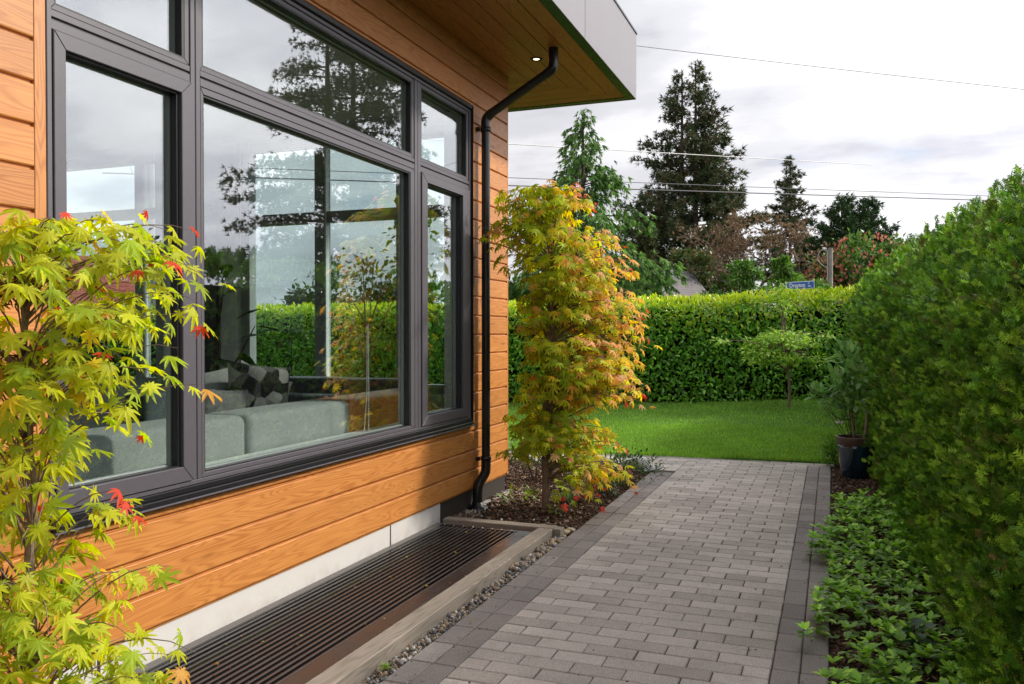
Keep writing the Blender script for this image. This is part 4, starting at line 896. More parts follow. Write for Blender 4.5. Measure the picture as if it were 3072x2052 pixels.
# ------------------------------------------------------------------ cherry laurel hedge behind the lawn
lau = thing("laurel_hedge", "broad leaved laurel hedge with yellow green new growth behind the lawn", "hedge", (-4, 15, 0)); LG = np.array([-4, 15, 0.])
HLN = np.array([(-21, 15.1), (-4.2, 15.0), (-1.5, 15.7), (2.3, 16.6)]); seg = np.linalg.norm(np.diff(HLN, axis=0), axis=1); cum = np.r_[0, np.cumsum(seg)]
def hline(u):
    x = np.interp(u, cum, HLN[:, 0]); y = np.interp(u, cum, HLN[:, 1]); k = np.clip(np.searchsorted(cum, u, 'right') - 1, 0, len(seg) - 1); d = (HLN[k + 1] - HLN[k]) / seg[k][:, None]; return x, y, np.stack([d[:, 1], -d[:, 0]], 1)
def laur(n, u0, u1, size, mode):
    u = rnd(n, u0, u1); x, y, nn = hline(u); g = lawnz(x, y); H_ = 1.82 + .05 * nz(u, u, .6) + .12 * np.clip((u - 18) / 5, 0, 1)
    if mode == 'face':
        z_ = rnd(n) ** .85 * H_; dep = rnd(n, -.15, .04) + .06 * nz(u, z_, 1.5); P = np.stack([x + nn[:, 0] * dep, y + nn[:, 1] * dep, g + z_], 1); N3 = np.stack([nn[:, 0], nn[:, 1], 0 * x], 1)
        fw = unit(N3 * rnd((n, 1), .1, .9) + np.array([0, 0, 1.]) * rnd((n, 1), -.5, .9) + rdir(n) * .7); nr = unit(N3 + np.array([0, 0, .7]) + rdir(n) * .4)
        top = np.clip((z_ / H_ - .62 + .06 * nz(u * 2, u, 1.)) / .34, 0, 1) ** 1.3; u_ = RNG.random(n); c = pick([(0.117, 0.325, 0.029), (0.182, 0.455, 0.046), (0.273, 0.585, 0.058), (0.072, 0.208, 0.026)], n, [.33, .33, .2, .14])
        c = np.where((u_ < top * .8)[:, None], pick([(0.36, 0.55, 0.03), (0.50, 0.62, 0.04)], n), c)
    else:
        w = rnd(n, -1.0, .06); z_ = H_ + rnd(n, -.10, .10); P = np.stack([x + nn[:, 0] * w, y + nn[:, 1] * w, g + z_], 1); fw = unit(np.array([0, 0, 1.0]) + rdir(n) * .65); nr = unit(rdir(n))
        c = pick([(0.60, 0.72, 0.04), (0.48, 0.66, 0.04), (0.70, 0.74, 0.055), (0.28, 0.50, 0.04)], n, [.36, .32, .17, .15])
    return P, fw, nr, size * rnd(n, .75, 1.2), c
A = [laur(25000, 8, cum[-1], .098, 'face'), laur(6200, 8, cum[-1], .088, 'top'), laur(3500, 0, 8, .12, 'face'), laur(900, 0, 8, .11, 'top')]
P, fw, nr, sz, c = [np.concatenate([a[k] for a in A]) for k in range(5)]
vis = (P[:, 0] > -4.3) & (P[:, 0] < .4); dist = np.where(vis, P[:, 1] - .4 * P[:, 2] * (P[:, 2] > 1.5), 99); order = np.argsort(dist - rnd(len(P), 0, .3)); sel = order[:300]; rest = order[300:]
lcache = {}
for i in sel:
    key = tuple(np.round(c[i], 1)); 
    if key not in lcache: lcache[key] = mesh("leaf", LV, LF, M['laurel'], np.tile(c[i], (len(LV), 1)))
    X = Vector(fw[i]); Z = Vector(nr[i]); Z = (Z - X * Z.dot(X)).normalized(); Y = Z.cross(X); s_ = float(sz[i]); p = P[i] - LG; o = bpy.data.objects.new("leaf", lcache[key]); link(o, lau)
    o.matrix_local = Matrix(((X.x * s_, Y.x * s_, Z.x * s_, p[0]), (X.y * s_, Y.y * s_, Z.y * s_, p[1]), (X.z * s_, Y.z * s_, Z.z * s_, p[2]), (0, 0, 0, 1)))
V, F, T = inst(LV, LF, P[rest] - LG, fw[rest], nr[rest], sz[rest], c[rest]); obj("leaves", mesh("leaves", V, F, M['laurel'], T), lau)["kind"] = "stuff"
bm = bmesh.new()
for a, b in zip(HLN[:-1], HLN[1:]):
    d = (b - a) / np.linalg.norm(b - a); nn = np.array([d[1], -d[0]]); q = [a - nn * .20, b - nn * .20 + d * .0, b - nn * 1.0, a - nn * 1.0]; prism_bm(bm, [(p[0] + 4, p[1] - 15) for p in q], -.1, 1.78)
obj("shade_core", bm_mesh("shade_core", bm, M['core']), lau)  # solid dark backing, painted as the shade behind the leaves

# ------------------------------------------------------------------ ground cover and bed plants
def rosettes(C, h0, h1, leaf, cols, nl=11, stemmat=None):
    parts = []; n = len(C)
    for w in range(3):
        z_ = [1.0, .72, .45][w]; m = [nl // 2 + 1, nl // 2, nl // 3][w]; ht = rnd(n, h0, h1)
        for k in range(m):
            a = rnd(n, 0, 6.28); el = rnd(n, [.35, -.1, -.4][w], [1.0, .5, .1][w]); fw = np.stack([np.cos(a), np.sin(a), el], 1); nr = np.stack([-np.cos(a) * el, -np.sin(a) * el, np.ones(n)], 1) + rdir(n) * .2
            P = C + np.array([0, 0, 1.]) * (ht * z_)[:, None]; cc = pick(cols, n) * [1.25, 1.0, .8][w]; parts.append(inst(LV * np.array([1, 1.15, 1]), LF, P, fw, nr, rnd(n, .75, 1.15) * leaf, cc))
    return join(parts)
C = []
while len(C) < 600:
    y = random.uniform(1.5, 7.25); xl = -.05 + .05 * math.sin(y * 4.2) + .03 * math.sin(y * 11) + (.1 if y > 6.6 else 0); xr = float(face_x(np.array(y))) + .06
    x = random.uniform(xl, xr)
    if (x - .16) ** 2 + (y - 3.9) ** 2 < .006 or ((x + .02) ** 2 + (y - 3.75) ** 2 < .012): continue
    if y < 3.4 and x > .30 and random.random() < .6: continue
    C.append((x, y, -.01))
C = np.array(C); V, F, T = rosettes(C, .07, .17, .052, [(0.195, 0.416, 0.052), (0.273, 0.520, 0.058), (0.156, 0.312, 0.072), (0.364, 0.611, 0.078)])
tag(obj("ground_cover", mesh("ground_cover", V, F, M['foliage'], T)), "low leafy green ground cover between the paving and the clipped hedge", "ground cover", kind="stuff")
def plant(name, label, loc, spec, leaf, cols, cat="plant", tmpl=None, mat=None):
    t = thing(name, label, cat, loc); TVt, TFt = tmpl or (LV, LF); parts = []; st = Tubes()
    for (x, y, z_, n, rr) in spec:
        P = np.array([x, y, z_]) + rdir(n) * (rnd((n, 1)) ** .5) * rr; ctr = np.array([x, y, z_ - rr * .3]); fw = unit(P - ctr + rdir(n) * rr * .5); nr = unit(np.array([0, 0, 1.]) + rdir(n) * .5); parts.append(inst(TVt, TFt, P, fw, nr, rnd(n, .7, 1.15) * leaf, pick(cols, n)))
        st.add([(x * .2, y * .2, 0), (x * .6, y * .6, z_ * .5), (x, y, z_)], [.004, .003, .002], 4)
    V, F, T = join(parts); obj("foliage", mesh("foliage", V, F, mat or M['foliage'], T), t); obj("stems", st.mesh("stems", M['bark']), t); return t
# broad toothed leaf plant at the bottom right
t = thing("broadleaf_plant", "dark broad leaved plant rising from the ground cover near the hedge foot", "plant", (0.33, 3.92, -.01))
for k in range(13):
    a = k * 137.5; el = random.uniform(-.1, .5); s_ = random.uniform(.07, .115); obj("leaf", figm, t, (0, 0, .09 + .07 * (k / 13)), (0, R(-math.degrees(el)), R(a)), (s_, s_, s_))
tb = Tubes(); tb.add([(0, 0, 0), (.004, 0, .08), (0, 0, .17)], [.006, .005, .003]); obj("stem", tb.mesh("stem", M['bark']), t)
GR = [(0.05, 0.13, 0.03), (0.08, 0.18, 0.035), (0.035, 0.09, 0.025)]
def clump(label, loc, r_, h, n, leaf=.05, cols=GR, cat="plant", name="leafy_plant"):
    return plant(name, label, loc, [(random.gauss(0, r_ * .45), random.gauss(0, r_ * .45), h * random.uniform(.4, .9), n // 6, r_ * .6) for _ in range(6)], leaf, cols, cat)
clump("low dark green plant at the path edge right of the maple trunk", (-1.80, 6.95, 0), .17, .16, 200)
clump("low green plant between the maple and the white topped rock", (-1.80, 7.55, 0), .2, .2, 240)
clump("leafy green plant just in front of the white topped rock", (-1.86, 8.12, 0), .18, .17, 220)
clump("green plant deep in the bed behind the maple trunk", (-2.25, 7.5, 0), .25, .3, 260)
clump("bushy green plant at the foot of the house corner", (-2.60, 7.45, 0), .25, .35, 260, cols=[(0.09, 0.2, 0.03), (0.06, 0.14, 0.03)])
clump("small yellow green seedling at the foot of the maple trunk", (-1.97, 6.02, 0.0), .05, .07, 18, .05, [(0.30, 0.42, 0.05)])
clump("low yellow green plant left of the maple trunk", (-2.32, 6.35, 0.0), .14, .12, 50, .06, [(0.25, 0.36, 0.04), (0.16, 0.28, 0.04)])
clump("small round bright green shrub between lawn corner and the blue pot", (.05, 9.33, 0), .17, .30, 520, .05, [(0.10, 0.24, 0.035), (0.15, 0.32, 0.045)], "shrub", "shrub")
t = thing("strap_leaf_plant", "arching dark strap leaved plant behind the maple trunk", "plant", (-1.98, 6.55, 0)); st_ = []
for k in range(9):
    a = R(k * 41 + 10); L_ = random.uniform(.2, .34); u_ = np.linspace(0, 1, 7); cx_ = L_ * .8 * u_; cz_ = L_ * (1.25 * u_ - 1.1 * u_ ** 2); w_ = .02 * np.sin(np.pi * np.clip(u_ * .93 + .07, 0, 1))
    V = []; 
    for i in range(7):
        for sg in (-1, 0, 1): V.append((cx_[i] * math.cos(a) - sg * w_[i] * math.sin(a), cx_[i] * math.sin(a) + sg * w_[i] * math.cos(a), cz_[i] - (.006 if sg == 0 else 0)))
    F = [(i * 3 + j, i * 3 + j + 1, i * 3 + j + 4, i * 3 + j + 3) for i in range(6) for j in range(2)]; obj("leaf", mesh("leaf", V, np.array(F), M['foliage'], np.tile((0.035, .09, .035), (21, 1)), smooth=True), t)
tb = thing("weed", "tiny green weed in the gravel by the timber kerb", "plant", (-1.735, 3.05, -.02))
V, F, T = rosettes(np.zeros((3, 3)) + np.array([[0, 0, 0], [.012, .02, 0], [-.01, .03, 0]]), .02, .035, .028, [(0.2, 0.3, .04)], 8); obj("foliage", mesh("foliage", V, F, M['foliage'], T), tb)

# ------------------------------------------------------------------ blue pot, its young tree, stake
V, F = lathe([(0, 0), (.105, 0), (.118, .02), (.145, .15), (.168, .30), (.170, .333), (.163, .336), (.158, .30), (.12, .1), (0, .1)], 40)
pot = thing("plant_pot", "glazed dark blue pot with an unglazed brown rim beside the hedge", "pot", (0.215, 8.70, -0.01))
mp_ = Mat("blue_glaze"); v_ = mp_.coord(); n_ = mp_.noise(mp_.coord("Object", (9, 9, 1.5)), 1, 4); mp_.set("Base Color", mp_.ramp(n_, [(0.3, (0.004, 0.008, 0.02)), (0.6, (0.008, 0.035, 0.06)), (0.8, (0.015, 0.07, 0.085))])).set("Roughness", 0.12).set("Coat Weight", 0.5)
obj("body", mesh("body", V, F, mp_.m, smooth=True), pot)
mr_ = plain("brown_rim", (0.085, 0.052, 0.038), 0.5, nscale=12, namp=0.3)
V, F = lathe([(.166, .330), (.173, .334), (.176, .385), (.182, .400), (.180, .408), (.160, .408), (.157, .398), (.156, .34)], 40); obj("rim", mesh("rim", V, F, mr_, smooth=True), pot)
V, F = lathe([(.0, .372), (.157, .365)], 24); obj("soil", mesh("soil", V, F, M['mulch'], smooth=True), pot)
t = plant("young_tree", "young tree with grey green drooping leaves growing in the blue pot", (0.205, 8.69, .36), [(-.02, .0, .30, 42, .13), (-.05, .0, .45, 60, .15), (-.12, .03, .55, 60, .15), (.0, .0, .62, 60, .16), (-.16, -.02, .42, 46, .11), (-.27, -.03, .40, 34, .085), (-.35, -.03, .43, 24, .06), (-.05, .02, .76, 46, .12), (-.10, .02, .83, 30, .09)],
          .115, [(0.20, 0.40, 0.12), (0.14, 0.30, 0.09), (0.28, 0.48, 0.18)], "tree")
tb = Tubes(); tb.add(smooth_path([(0, 0, -.01), (-.015, 0, .15), (-.035, 0, .3), (-.04, 0, .55), (-.05, 0, .8)], 4), list(np.linspace(.013, .004, 17)), 7); obj("trunk", tb.mesh("trunk", M['bark_m']), t)
tb = Tubes(); tb.add(smooth_path([(-.03, 0, .20), (-.13, -.02, .205), (-.22, -.03, .27), (-.29, -.03, .38)], 4), list(np.linspace(.007, .003, 13)), 6); obj("branch", tb.mesh("branch", M['bark']), t)
box("name_tag", -.175, -.105, -.036, -.034, .165, .185, plain("tag_white", (.7, .7, .72), .4), t)
tb = Tubes(); tb.add([(0, 0, -.08), (.035, 0, .30)], .013, 8); tb.add([(.035, 0, .29), (.037, 0, .302)], [.013, .006], 8)
tag(obj("wooden_stake", tb.mesh("wooden_stake", M['timber']), None, (.295, 8.74, .42)), "short round wooden stake leaning in the blue pot", "stake")

# ------------------------------------------------------------------ little tree in front of the laurel hedge
def branchy(trunk, ends, r0, r1, mat, sides=6):
    tb = Tubes(); T = np.array(trunk, float); tb.add(smooth_path(trunk, 4), list(np.linspace(r0, r1, (len(trunk) - 1) * 4 + 1)), 8)
    for e in ends:
        e = np.array(e, float); zt = T[0, 2] + (T[-1, 2] - T[0, 2]) * random.uniform(.45, .98); zt = min(zt, e[2] + .2); s = np.array([np.interp(zt, T[:, 2], T[:, k]) for k in range(3)]); mid = (s + e) / 2 + np.array([0, 0, .15 * np.linalg.norm(e - s)])
        q = [(1 - a) ** 2 * s + 2 * a * (1 - a) * mid + a * a * e for a in np.linspace(0, 1, 6)]; tb.add([tuple(v) for v in q], list(np.linspace(r1 * 1.0, r1 * .25, 6)), 4)
    return tb
bx, by = -0.67, 14.55; bz = float(lawnz(np.array(bx), np.array(by)))
t = thing("small_tree", "small slender tree with feathery light green leaves before the laurel hedge", "tree", (bx, by, bz - .02)); ends = [(random.gauss(-.12, .36), random.gauss(0, .25), random.uniform(.78, 1.32)) for _ in range(42)] + [(-.1, 0, 1.75), (-.14, .1, 2.0), (-.05, 0, 1.6), (-.2, .05, 1.9)]
obj("trunk", branchy([(0, 0, 0), (.02, 0, .3), (-.01, 0, .65), (-.05, 0, .95), (-.1, 0, 1.3)], ends, .028, .012, M['bark_m']).mesh("trunk", M['bark_m']), t)
E_ = np.array(ends); P = np.repeat(E_, 50, 0); n = len(P); P = P + rdir(n) * rnd((n, 1), 0, .17) * np.array([1.2, 1.2, .5]); fw = unit((P - np.repeat(E_, 50, 0)) + rdir(n) * .06 + np.array([0, 0, -.02])); V, F, T = inst(LV, LF, P, fw, unit(np.array([0, 0, 1.]) + rdir(n) * .5), rnd(n, .055, .095), pick([(0.38, 0.60, 0.10), (0.46, 0.66, 0.11), (0.27, 0.48, 0.08)], n)); obj("leaves", mesh("leaves", V, F, M['foliage'], T), t)

# ------------------------------------------------------------------ background trees
def conifer(label, loc, H, zb, Rm, nb, cols, prof=0.85, rise=.12, sag=-.25, tsize=.5, ntuft=26, stems=((0, 0, 1.0),), hang=False, trunk_r=.25, name="fir_tree", irr=.25, width=.26):
    t = thing(name, label, "tree", loc); tb = Tubes(); lb = Tubes(); PP = []; FW = []; SZ = []
    for (sx, sy, hf) in stems:
        Hs = H * hf; tb.add([(sx * .6, sy * .6, 0), (sx, sy, Hs * .4), (sx, sy, Hs)], [trunk_r, trunk_r * .7, .03], 8)
        nbs = int(nb * hf / len(stems)) if len(stems) > 1 else nb
        for i in range(nbs):
            u = (i + random.random()) / nbs; u = u ** 1.05; z0 = zb + (Hs - zb) * u; az = random.uniform(0, 6.283)
            if len(stems) > 1 and random.random() < .5: az = math.atan2(sy, sx) + random.gauss(0, 1.0)
            Lb = (Rm * (1 - u) ** prof + .035 * Rm) * random.uniform(1 - irr, 1 + irr * .6) * (0.72 + .28 * min(1, u / .18)); d = np.array([math.cos(az), math.sin(az), 0]); sd = np.array([-d[1], d[0], 0]); r_ = rise + .5 * max(0, u - .5)
            f = lambda s: np.array([sx, sy, z0]) + d * Lb * s + np.array([0, 0, Lb * (r_ * s + sag * s * s)])
            lb.add([tuple(f(s)) for s in (0, .35, .7, 1)], [.05 * Lb / Rm + .012, .03 * Lb / Rm + .01, .02, .006], 3)
            m = max(5, int(ntuft * (Lb / Rm) ** 1.1)); s = rnd(m, .18, 1.02); base = np.array([f(q) for q in s]); lat = RNG.uniform(-1, 1, m) * width * Lb * (1.08 - s) + RNG.normal(0, .04 * Rm, m); p = base + sd * lat[:, None] + np.array([0, 0, 1]) * (RNG.normal(0, .035 * Rm, m) - (.08 * np.abs(lat) + (.12 * rnd(m) if hang else 0)))[:, None]
            w = d * 1.0 + sd * (np.sign(lat) * .8)[:, None] + rdir(m) * .35 + np.array([0, 0, -1.5 if hang else .12]); PP.append(p); FW.append(w); SZ.append(rnd(m, .7, 1.25) * tsize * (.75 + .25 * Lb / Rm))
        k = 14; PP.append(np.stack([np.full(k, sx), np.full(k, sy), np.linspace(Hs * .93, Hs, k)], 1)); FW.append(np.array([0, 0, 1.]) + rdir(k) * .8); SZ.append(np.full(k, tsize * .7))
    P = np.concatenate(PP); fw = np.concatenate(FW); sz = np.concatenate(SZ); n = len(P); TT = HANG if hang else TUFT
    V, F, T = inst(TT[0], TT[1], P, fw, rdir(n), sz, pick(cols, n)); obj("crown", mesh("crown", V, F, M['needle'], T), t); obj("trunk", tb.mesh("trunk", M['bark']), t); obj("limbs", lb.mesh("limbs", M['bark']), t); return t
DK = [(0.061, 0.092, 0.041), (0.088, 0.124, 0.051), (0.121, 0.142, 0.062), (0.162, 0.132, 0.078), (0.043, 0.068, 0.035)]
conifer("tallest dark fir with two tops standing behind the laurel hedge", (-9.45, 61.0, 0), 20.6, 4.0, 5.3, 210, DK, .80, .05, .08, .52, 105, ((.25, 0, 1.0), (-.75, .2, .975)), trunk_r=.34, irr=.45, width=.15)
conifer("small dark fir with a bare lower trunk right of the tallest fir", (-3.33, 73.8, 0), 15.9, 5.5, 2.9, 110, DK, .75, .1, -.02, .5, 46, trunk_r=.17, irr=.45, width=.16)
conifer("drooping bright green cedar rising just behind the tall maple", (-8.35, 29.0, 0), 9.25, .8, 4.7, 100, [(0.104, 0.234, 0.058), (0.169, 0.338, 0.078), (0.072, 0.156, 0.046), (0.247, 0.429, 0.104)], 1.12, .34, -.42, .36, 190, hang=True, trunk_r=.16, name="cedar_tree", irr=.35, width=.13)
conifer("olive green upright conifer between the cedar and the gabled roof", (-7.1, 33.6, 0), 5.4, .3, 1.15, 130, [(0.07, 0.085, 0.03), (0.10, 0.11, 0.035), (0.05, 0.06, 0.025)], .5, .5, -.1, .30, 34, trunk_r=.1, name="cypress_tree")
for (x, y, H_, rr, lab) in ((0.55, 59.0, 10.0, 3.3, "left one of two dark green cypresses behind the pink chestnut"), (2.2, 60.5, 10.0, 3.2, "right one of two dark green cypresses behind the pink chestnut"), (-1.35, 60.0, 7.6, 1.7, "low dark cypress left of the twin cypresses near the pole")):
    conifer(lab, (x, y, 0), H_, .4, rr, 150, [(0.028, 0.065, 0.024), (0.04, 0.09, 0.03), (0.055, 0.11, 0.035)], .70, .9, -.1, .45, 60, trunk_r=.15, name="cypress_tree")
def leafy(name, label, loc, lobes, leaf, cols, trunk_h=1.5, trunk_r=.12, nclump=40, sig=.13, flowers=None, per=60, p=None):
    t = thing(name, label, "tree" if "tree" in name else "shrub", loc); parts = []; tb = Tubes(); tb.add([(0, 0, 0), (.05, 0, trunk_h * .6), (0, 0, trunk_h)], [trunk_r, trunk_r * .8, trunk_r * .6], 8)
    for (x, y, z_, rx, ry, rz) in lobes:
        C = rdir(nclump) * rnd((nclump, 1), .55, 1.0) * np.array([rx, ry, rz]) + np.array([x, y, z_]); n = nclump * per; P = np.repeat(C, per, 0) + RNG.normal(0, sig, (n, 3)) * np.array([rx, ry, rz * .8]); fw = unit(P - np.array([x, y, z_]) + rdir(n) * rx * .8 + np.array([0, 0, -.1 * rz])); nr = unit(np.array([0, 0, 1.]) + rdir(n) * .7)
        parts.append(inst(DV, DF, P, fw, nr, rnd(n, .7, 1.25) * leaf, pick(cols, n, p)))
        for c_ in C[::3]: tb.add([(0, 0, trunk_h * .8), tuple((c_ * .5 + np.array([0, 0, trunk_h * .45]))), tuple(c_)], [trunk_r * .4, trunk_r * .22, .012], 4)
        if flowers:
            C2 = rdir(260); C2[:, 2] = np.abs(C2[:, 2]) * 1.0 - .15; C2 = unit(C2) * np.array([rx, ry, rz]) * 1.05 + np.array([x, y, z_]); n = len(C2); parts2 = inst(SPK[0], SPK[1], C2, np.array([0, 0, 1.]) + rdir(n) * .3, rdir(n), rnd(n, .7, 1.2) * flowers[0], pick(flowers[1], n))
            V, F, T = parts2; obj("blossom", mesh("blossom", V, F, M['foliage'], T), t)["kind"] = "stuff"
    V, F, T = join(parts); obj("crown", mesh("crown", V, F, M['foliage'], T), t); obj("trunk", tb.mesh("trunk", M['bark']), t); return t
leafy("chestnut_tree", "round chestnut tree covered in pink flower spikes behind the pole", (1.45, 52.0, 0), [(0.3, 0, 4.5, 2.3, 2.2, 2.3), (-1.5, 0, 3.7, 1.6, 1.6, 1.9), (2.0, 0, 4.1, 1.5, 1.6, 2.0), (-.3, -.4, 2.4, 2.9, 1.5, 1.5)], .34, [(0.11, 0.22, 0.05), (0.16, 0.29, 0.06), (0.07, 0.15, 0.04)], 2.5, .2, 55, .13, (.25, [(0.80, 0.30, 0.24), (0.72, 0.22, 0.20), (0.78, 0.42, 0.32)]), 46)
leafy("magnolia_tree", "dense dark evergreen tree above the gabled roof", (-6.6, 42.0, 0), [(0, 0, 3.6, 1.9, 1.6, 1.8), (-1.0, 0, 2.8, 1.4, 1.3, 1.5), (1.0, 0, 2.6, 1.6, 1.3, 1.5)], .24, [(0.035, 0.07, 0.022), (0.055, 0.10, 0.028), (0.12, 0.085, 0.03), (0.08, 0.13, 0.04)], 2, .15, 55, .12, None, 60)
leafy("broadleaf_tree", "bright green young tree directly behind the laurel hedge left of the street sign", (-2.75, 27.5, 0), [(0, 0, 2.5, .95, .8, .75), (-.95, 0, 2.1, .85, .7, .6), (.8, 0, 2.3, .8, .7, .6), (.15, 0, 3.25, .45, .4, .45)], .12, [(0.11, 0.24, 0.045), (0.16, 0.31, 0.055), (0.07, 0.16, 0.035)], 1.8, .06, 30, .14, None, 46)
leafy("broadleaf_tree", "light green leafy tree behind the street sign beside the utility pole", (-.95, 30.5, 0), [(-.5, 0, 3.0, .7, .6, .45), (.35, 0, 2.75, .85, .6, .45), (-.4, 0, 2.2, 1.1, .6, .6), (-.7, 0, 3.55, .4, .4, .35)], .13, [(0.13, 0.27, 0.045), (0.19, 0.35, 0.06), (0.08, 0.18, 0.035)], 2.0, .06, 28, .14, None, 44)
leafy("round_shrub", "small rounded green shrub in front of the gabled roof", (-5.25, 29.5, 0), [(0, 0, 2.1, .42, .42, .5)], .07, [(0.07, 0.15, 0.03), (0.10, 0.20, 0.04)], 1.5, .06, 60, .10, None, 60)
leafy("broadleaf_tree", "dark bushy trees filling the gap below the tallest fir", (-9.4, 47.0, 0), [(0, 0, 2.6, 2.2, 1.5, 1.6), (2.5, 0, 2.2, 2.0, 1.5, 1.4), (5, 0, 2.0, 2.0, 1.5, 1.3)], .26, [(0.035, 0.06, 0.022), (0.06, 0.085, 0.03)], 1.5, .1, 40, .14, None, 50)
# bare brown tree
t = thing("bare_tree", "leafless brown spreading tree left of the small fir", "tree", (-4.25, 52.0, 0)); tb = Tubes(); tips = []
def grow(p, d, L_, r_, k):
    q = p + d * L_; m = (p + q) / 2 + RNG.normal(0, .06 * L_, 3); tb.add([tuple(p), tuple(m), tuple(q)], [r_, r_ * .85, r_ * .7], 5 if k < 2 else 3)
    if k >= 5: tips.append((q, d)); return
    for _ in range(3 if k < 4 else 3):
        nd = unit(d + RNG.normal(0, .52, 3) + np.array([0, 0, .08 if k < 3 else -.10])); grow(q, nd, L_ * random.uniform(.66, .86), r_ * .60, k + 1)
grow(np.array([0, 0, 0.]), np.array([0, 0, 1.]), 2.6, .22, 0)
for a in (0, 2.1, 4.2): grow(np.array([0, 0, 1.7]), unit(np.array([math.cos(a), math.sin(a) * .6, .8])), 2.0, .13, 1)
obj("trunk", tb.mesh("trunk", plain("bare_bark", (0.20, 0.14, 0.10), .9, nscale=4, namp=.3)), t)
P = np.repeat(np.array([q for q, d in tips]), 6, 0); n = len(P); P = P + RNG.normal(0, .16, (n, 3)); V, F, T = inst(SPK[0], SPK[1], P, unit(rdir(n) + np.array([0, 0, .5])), rdir(n), rnd(n, .12, .32), pick([(0.22, 0.15, 0.09), (0.16, 0.10, 0.07), (0.28, 0.20, 0.12)], n)); obj("twigs", mesh("twigs", V, F, M['foliage'], T), t)

# trees that stand beyond the right hedge and behind the garden: seen in and through the glass
conifer("big dark fir beyond the right hedge that the windows reflect", (8.6, 21.6, 0), 11.6, 2.6, 3.3, 150, DK, .62, .12, -.16, .20, 190, ((.2, 0, 1.0), (-.5, .3, .95)), trunk_r=.2, irr=.35)
TG = [(0.05, 0.08, 0.022), (0.07, 0.11, 0.03), (0.035, 0.06, 0.02)]
for i, (x, y, s_, lab) in enumerate([(21, 22, 1.25, "dark bushy tree beyond the right hedge nearest the house"), (27, 31, 1.5, "broad dark tree in the middle beyond the right hedge"), (20, 37, 1.5, "farthest dark bushy tree beyond the right hedge"), (-15.8, 26, 1.05, "bushy tree seen through the room above the garden hedge"), (-27, 27, 1.2, "dark tree seen through the far left room window"), (-19, 60, 1.9, "big dark tree far behind the garden hedge and house")]):
    leafy("broadleaf_tree", lab, (x, y, 0), [(0, 0, 2.4 * s_, 2.0 * s_, 1.8 * s_, 1.5 * s_), (1.7 * s_, 0, 1.7 * s_, 1.6 * s_, 1.5 * s_, 1.2 * s_), (-1.7 * s_, 0, 1.7 * s_, 1.6 * s_, 1.5 * s_, 1.2 * s_)], .24 * s_, TG, 1.5, .12, 34, .15, None, 40)
t = leafy("climbing_plant", "leafy green climber outside the far room window", (-4.35, 8.3, 0), [(0, 0, 2.35, .28, .25, .65), (.15, 0, 1.7, .22, .2, .4)], .09, [(0.06, 0.16, 0.03), (0.10, 0.22, 0.04)], 2.0, .02, 22, .2, None, 14)
t = thing("fruit_tree", "sparse young tree with bare forked branches outside the far window", "tree", (-5.3, 8.9, 0)); ends = [(-.45, 0, 2.05), (-.3, .1, 1.75), (.3, .05, 2.1), (.12, 0, 2.3), (.4, 0, 1.8), (-.1, .1, 2.25)]
obj("trunk", branchy([(0, 0, 0), (.01, 0, .6), (0, 0, 1.2), (.0, 0, 1.55)], ends, .026, .014, M['bark']).mesh("trunk", M['bark']), t)
P = np.repeat(np.array(ends), 7, 0) + RNG.normal(0, .06, (len(ends) * 7, 3)); n = len(P); V, F, T = inst(LV, LF, P, rdir(n), rdir(n), rnd(n, .06, .10), pick([(0.12, 0.2, 0.04), (0.16, 0.15, 0.05)], n)); obj("leaves", mesh("leaves", V, F, M['foliage'], T), t)
tb = Tubes(); hk = [(0, 0, 0), (0, 0, 1.2)] + [(.11 - .11 * math.cos(a), 0, 1.3 + .11 * math.sin(a)) for a in np.linspace(0, 3.3, 9)]; tb.add(hk, .006, 5); hk = [(0, 0, .9), (0, 0, 1.12)] + [(-.11 + .11 * math.cos(a), 0, 1.18 + .11 * math.sin(a)) for a in np.linspace(0, 3.3, 9)]; tb.add(hk, .006, 5)
tag(obj("garden_hook", tb.mesh("garden_hook", M['black']), None, (-6.3, 8.8, 0)), "black double shepherd hook standing in the garden behind the room", "garden hook")

# ------------------------------------------------------------------ street things beyond the hedge
conc = plain("grey_pole_wood", (0.30, 0.27, 0.24), .9, nscale=3, namp=.2)
def pole(label, loc, H_, r_):
    t = thing("utility_pole", label, "utility pole", loc); tb = Tubes(); tb.add([(0, 0, 0), (0, 0, H_)], [r_ * 1.15, r_ * .9], 12); obj("shaft", tb.mesh("shaft", conc), t)
    tb = Tubes(); tb.add([(-r_ - .02, -.05, 0), (-r_ - .02, -.05, H_ - .15)], .03, 6); tb.add(smooth_path([(-r_ - .02, -.05, H_ - .15), (-r_ - .35, -.05, H_ - .1), (-r_ - .5, -.05, H_ - .55), (-r_ - .25, -.05, H_ - .9), (-r_ - .02, -.05, H_ - 1.0)], 5), .018, 5); obj("conduit", tb.mesh("conduit", plain("pale_conduit", (.5, .5, .48), .6)), t); return t
pole("grey utility pole with looped cables behind the laurel hedge", (-.1, 47.0, 0), 5.75, .125)
pole("grey utility pole seen through the left casement window", (-16.3, 16.9, 0), 6.2, .19)
pole("tall grey utility pole beyond the right hedge", (12.5, 30, 0), 8, .15)
def wire(label, pts, r_, mat, sag=.0):
    P = [Vector(p) for p in pts]; q = []
    a, b = P
    for i in range(25): t_ = i / 24; v = a.lerp(b, t_); v.z -= sag * 4 * t_ * (1 - t_); q.append(v)
    tb = Tubes(); tb.add(q, r_, 5); tag(obj("overhead_wire", tb.mesh("overhead_wire", mat)), label, "wire")
wg = plain("wire_grey", (.22, .21, .23), .6); wl = plain("wire_bright", (.75, .72, .72), .5)
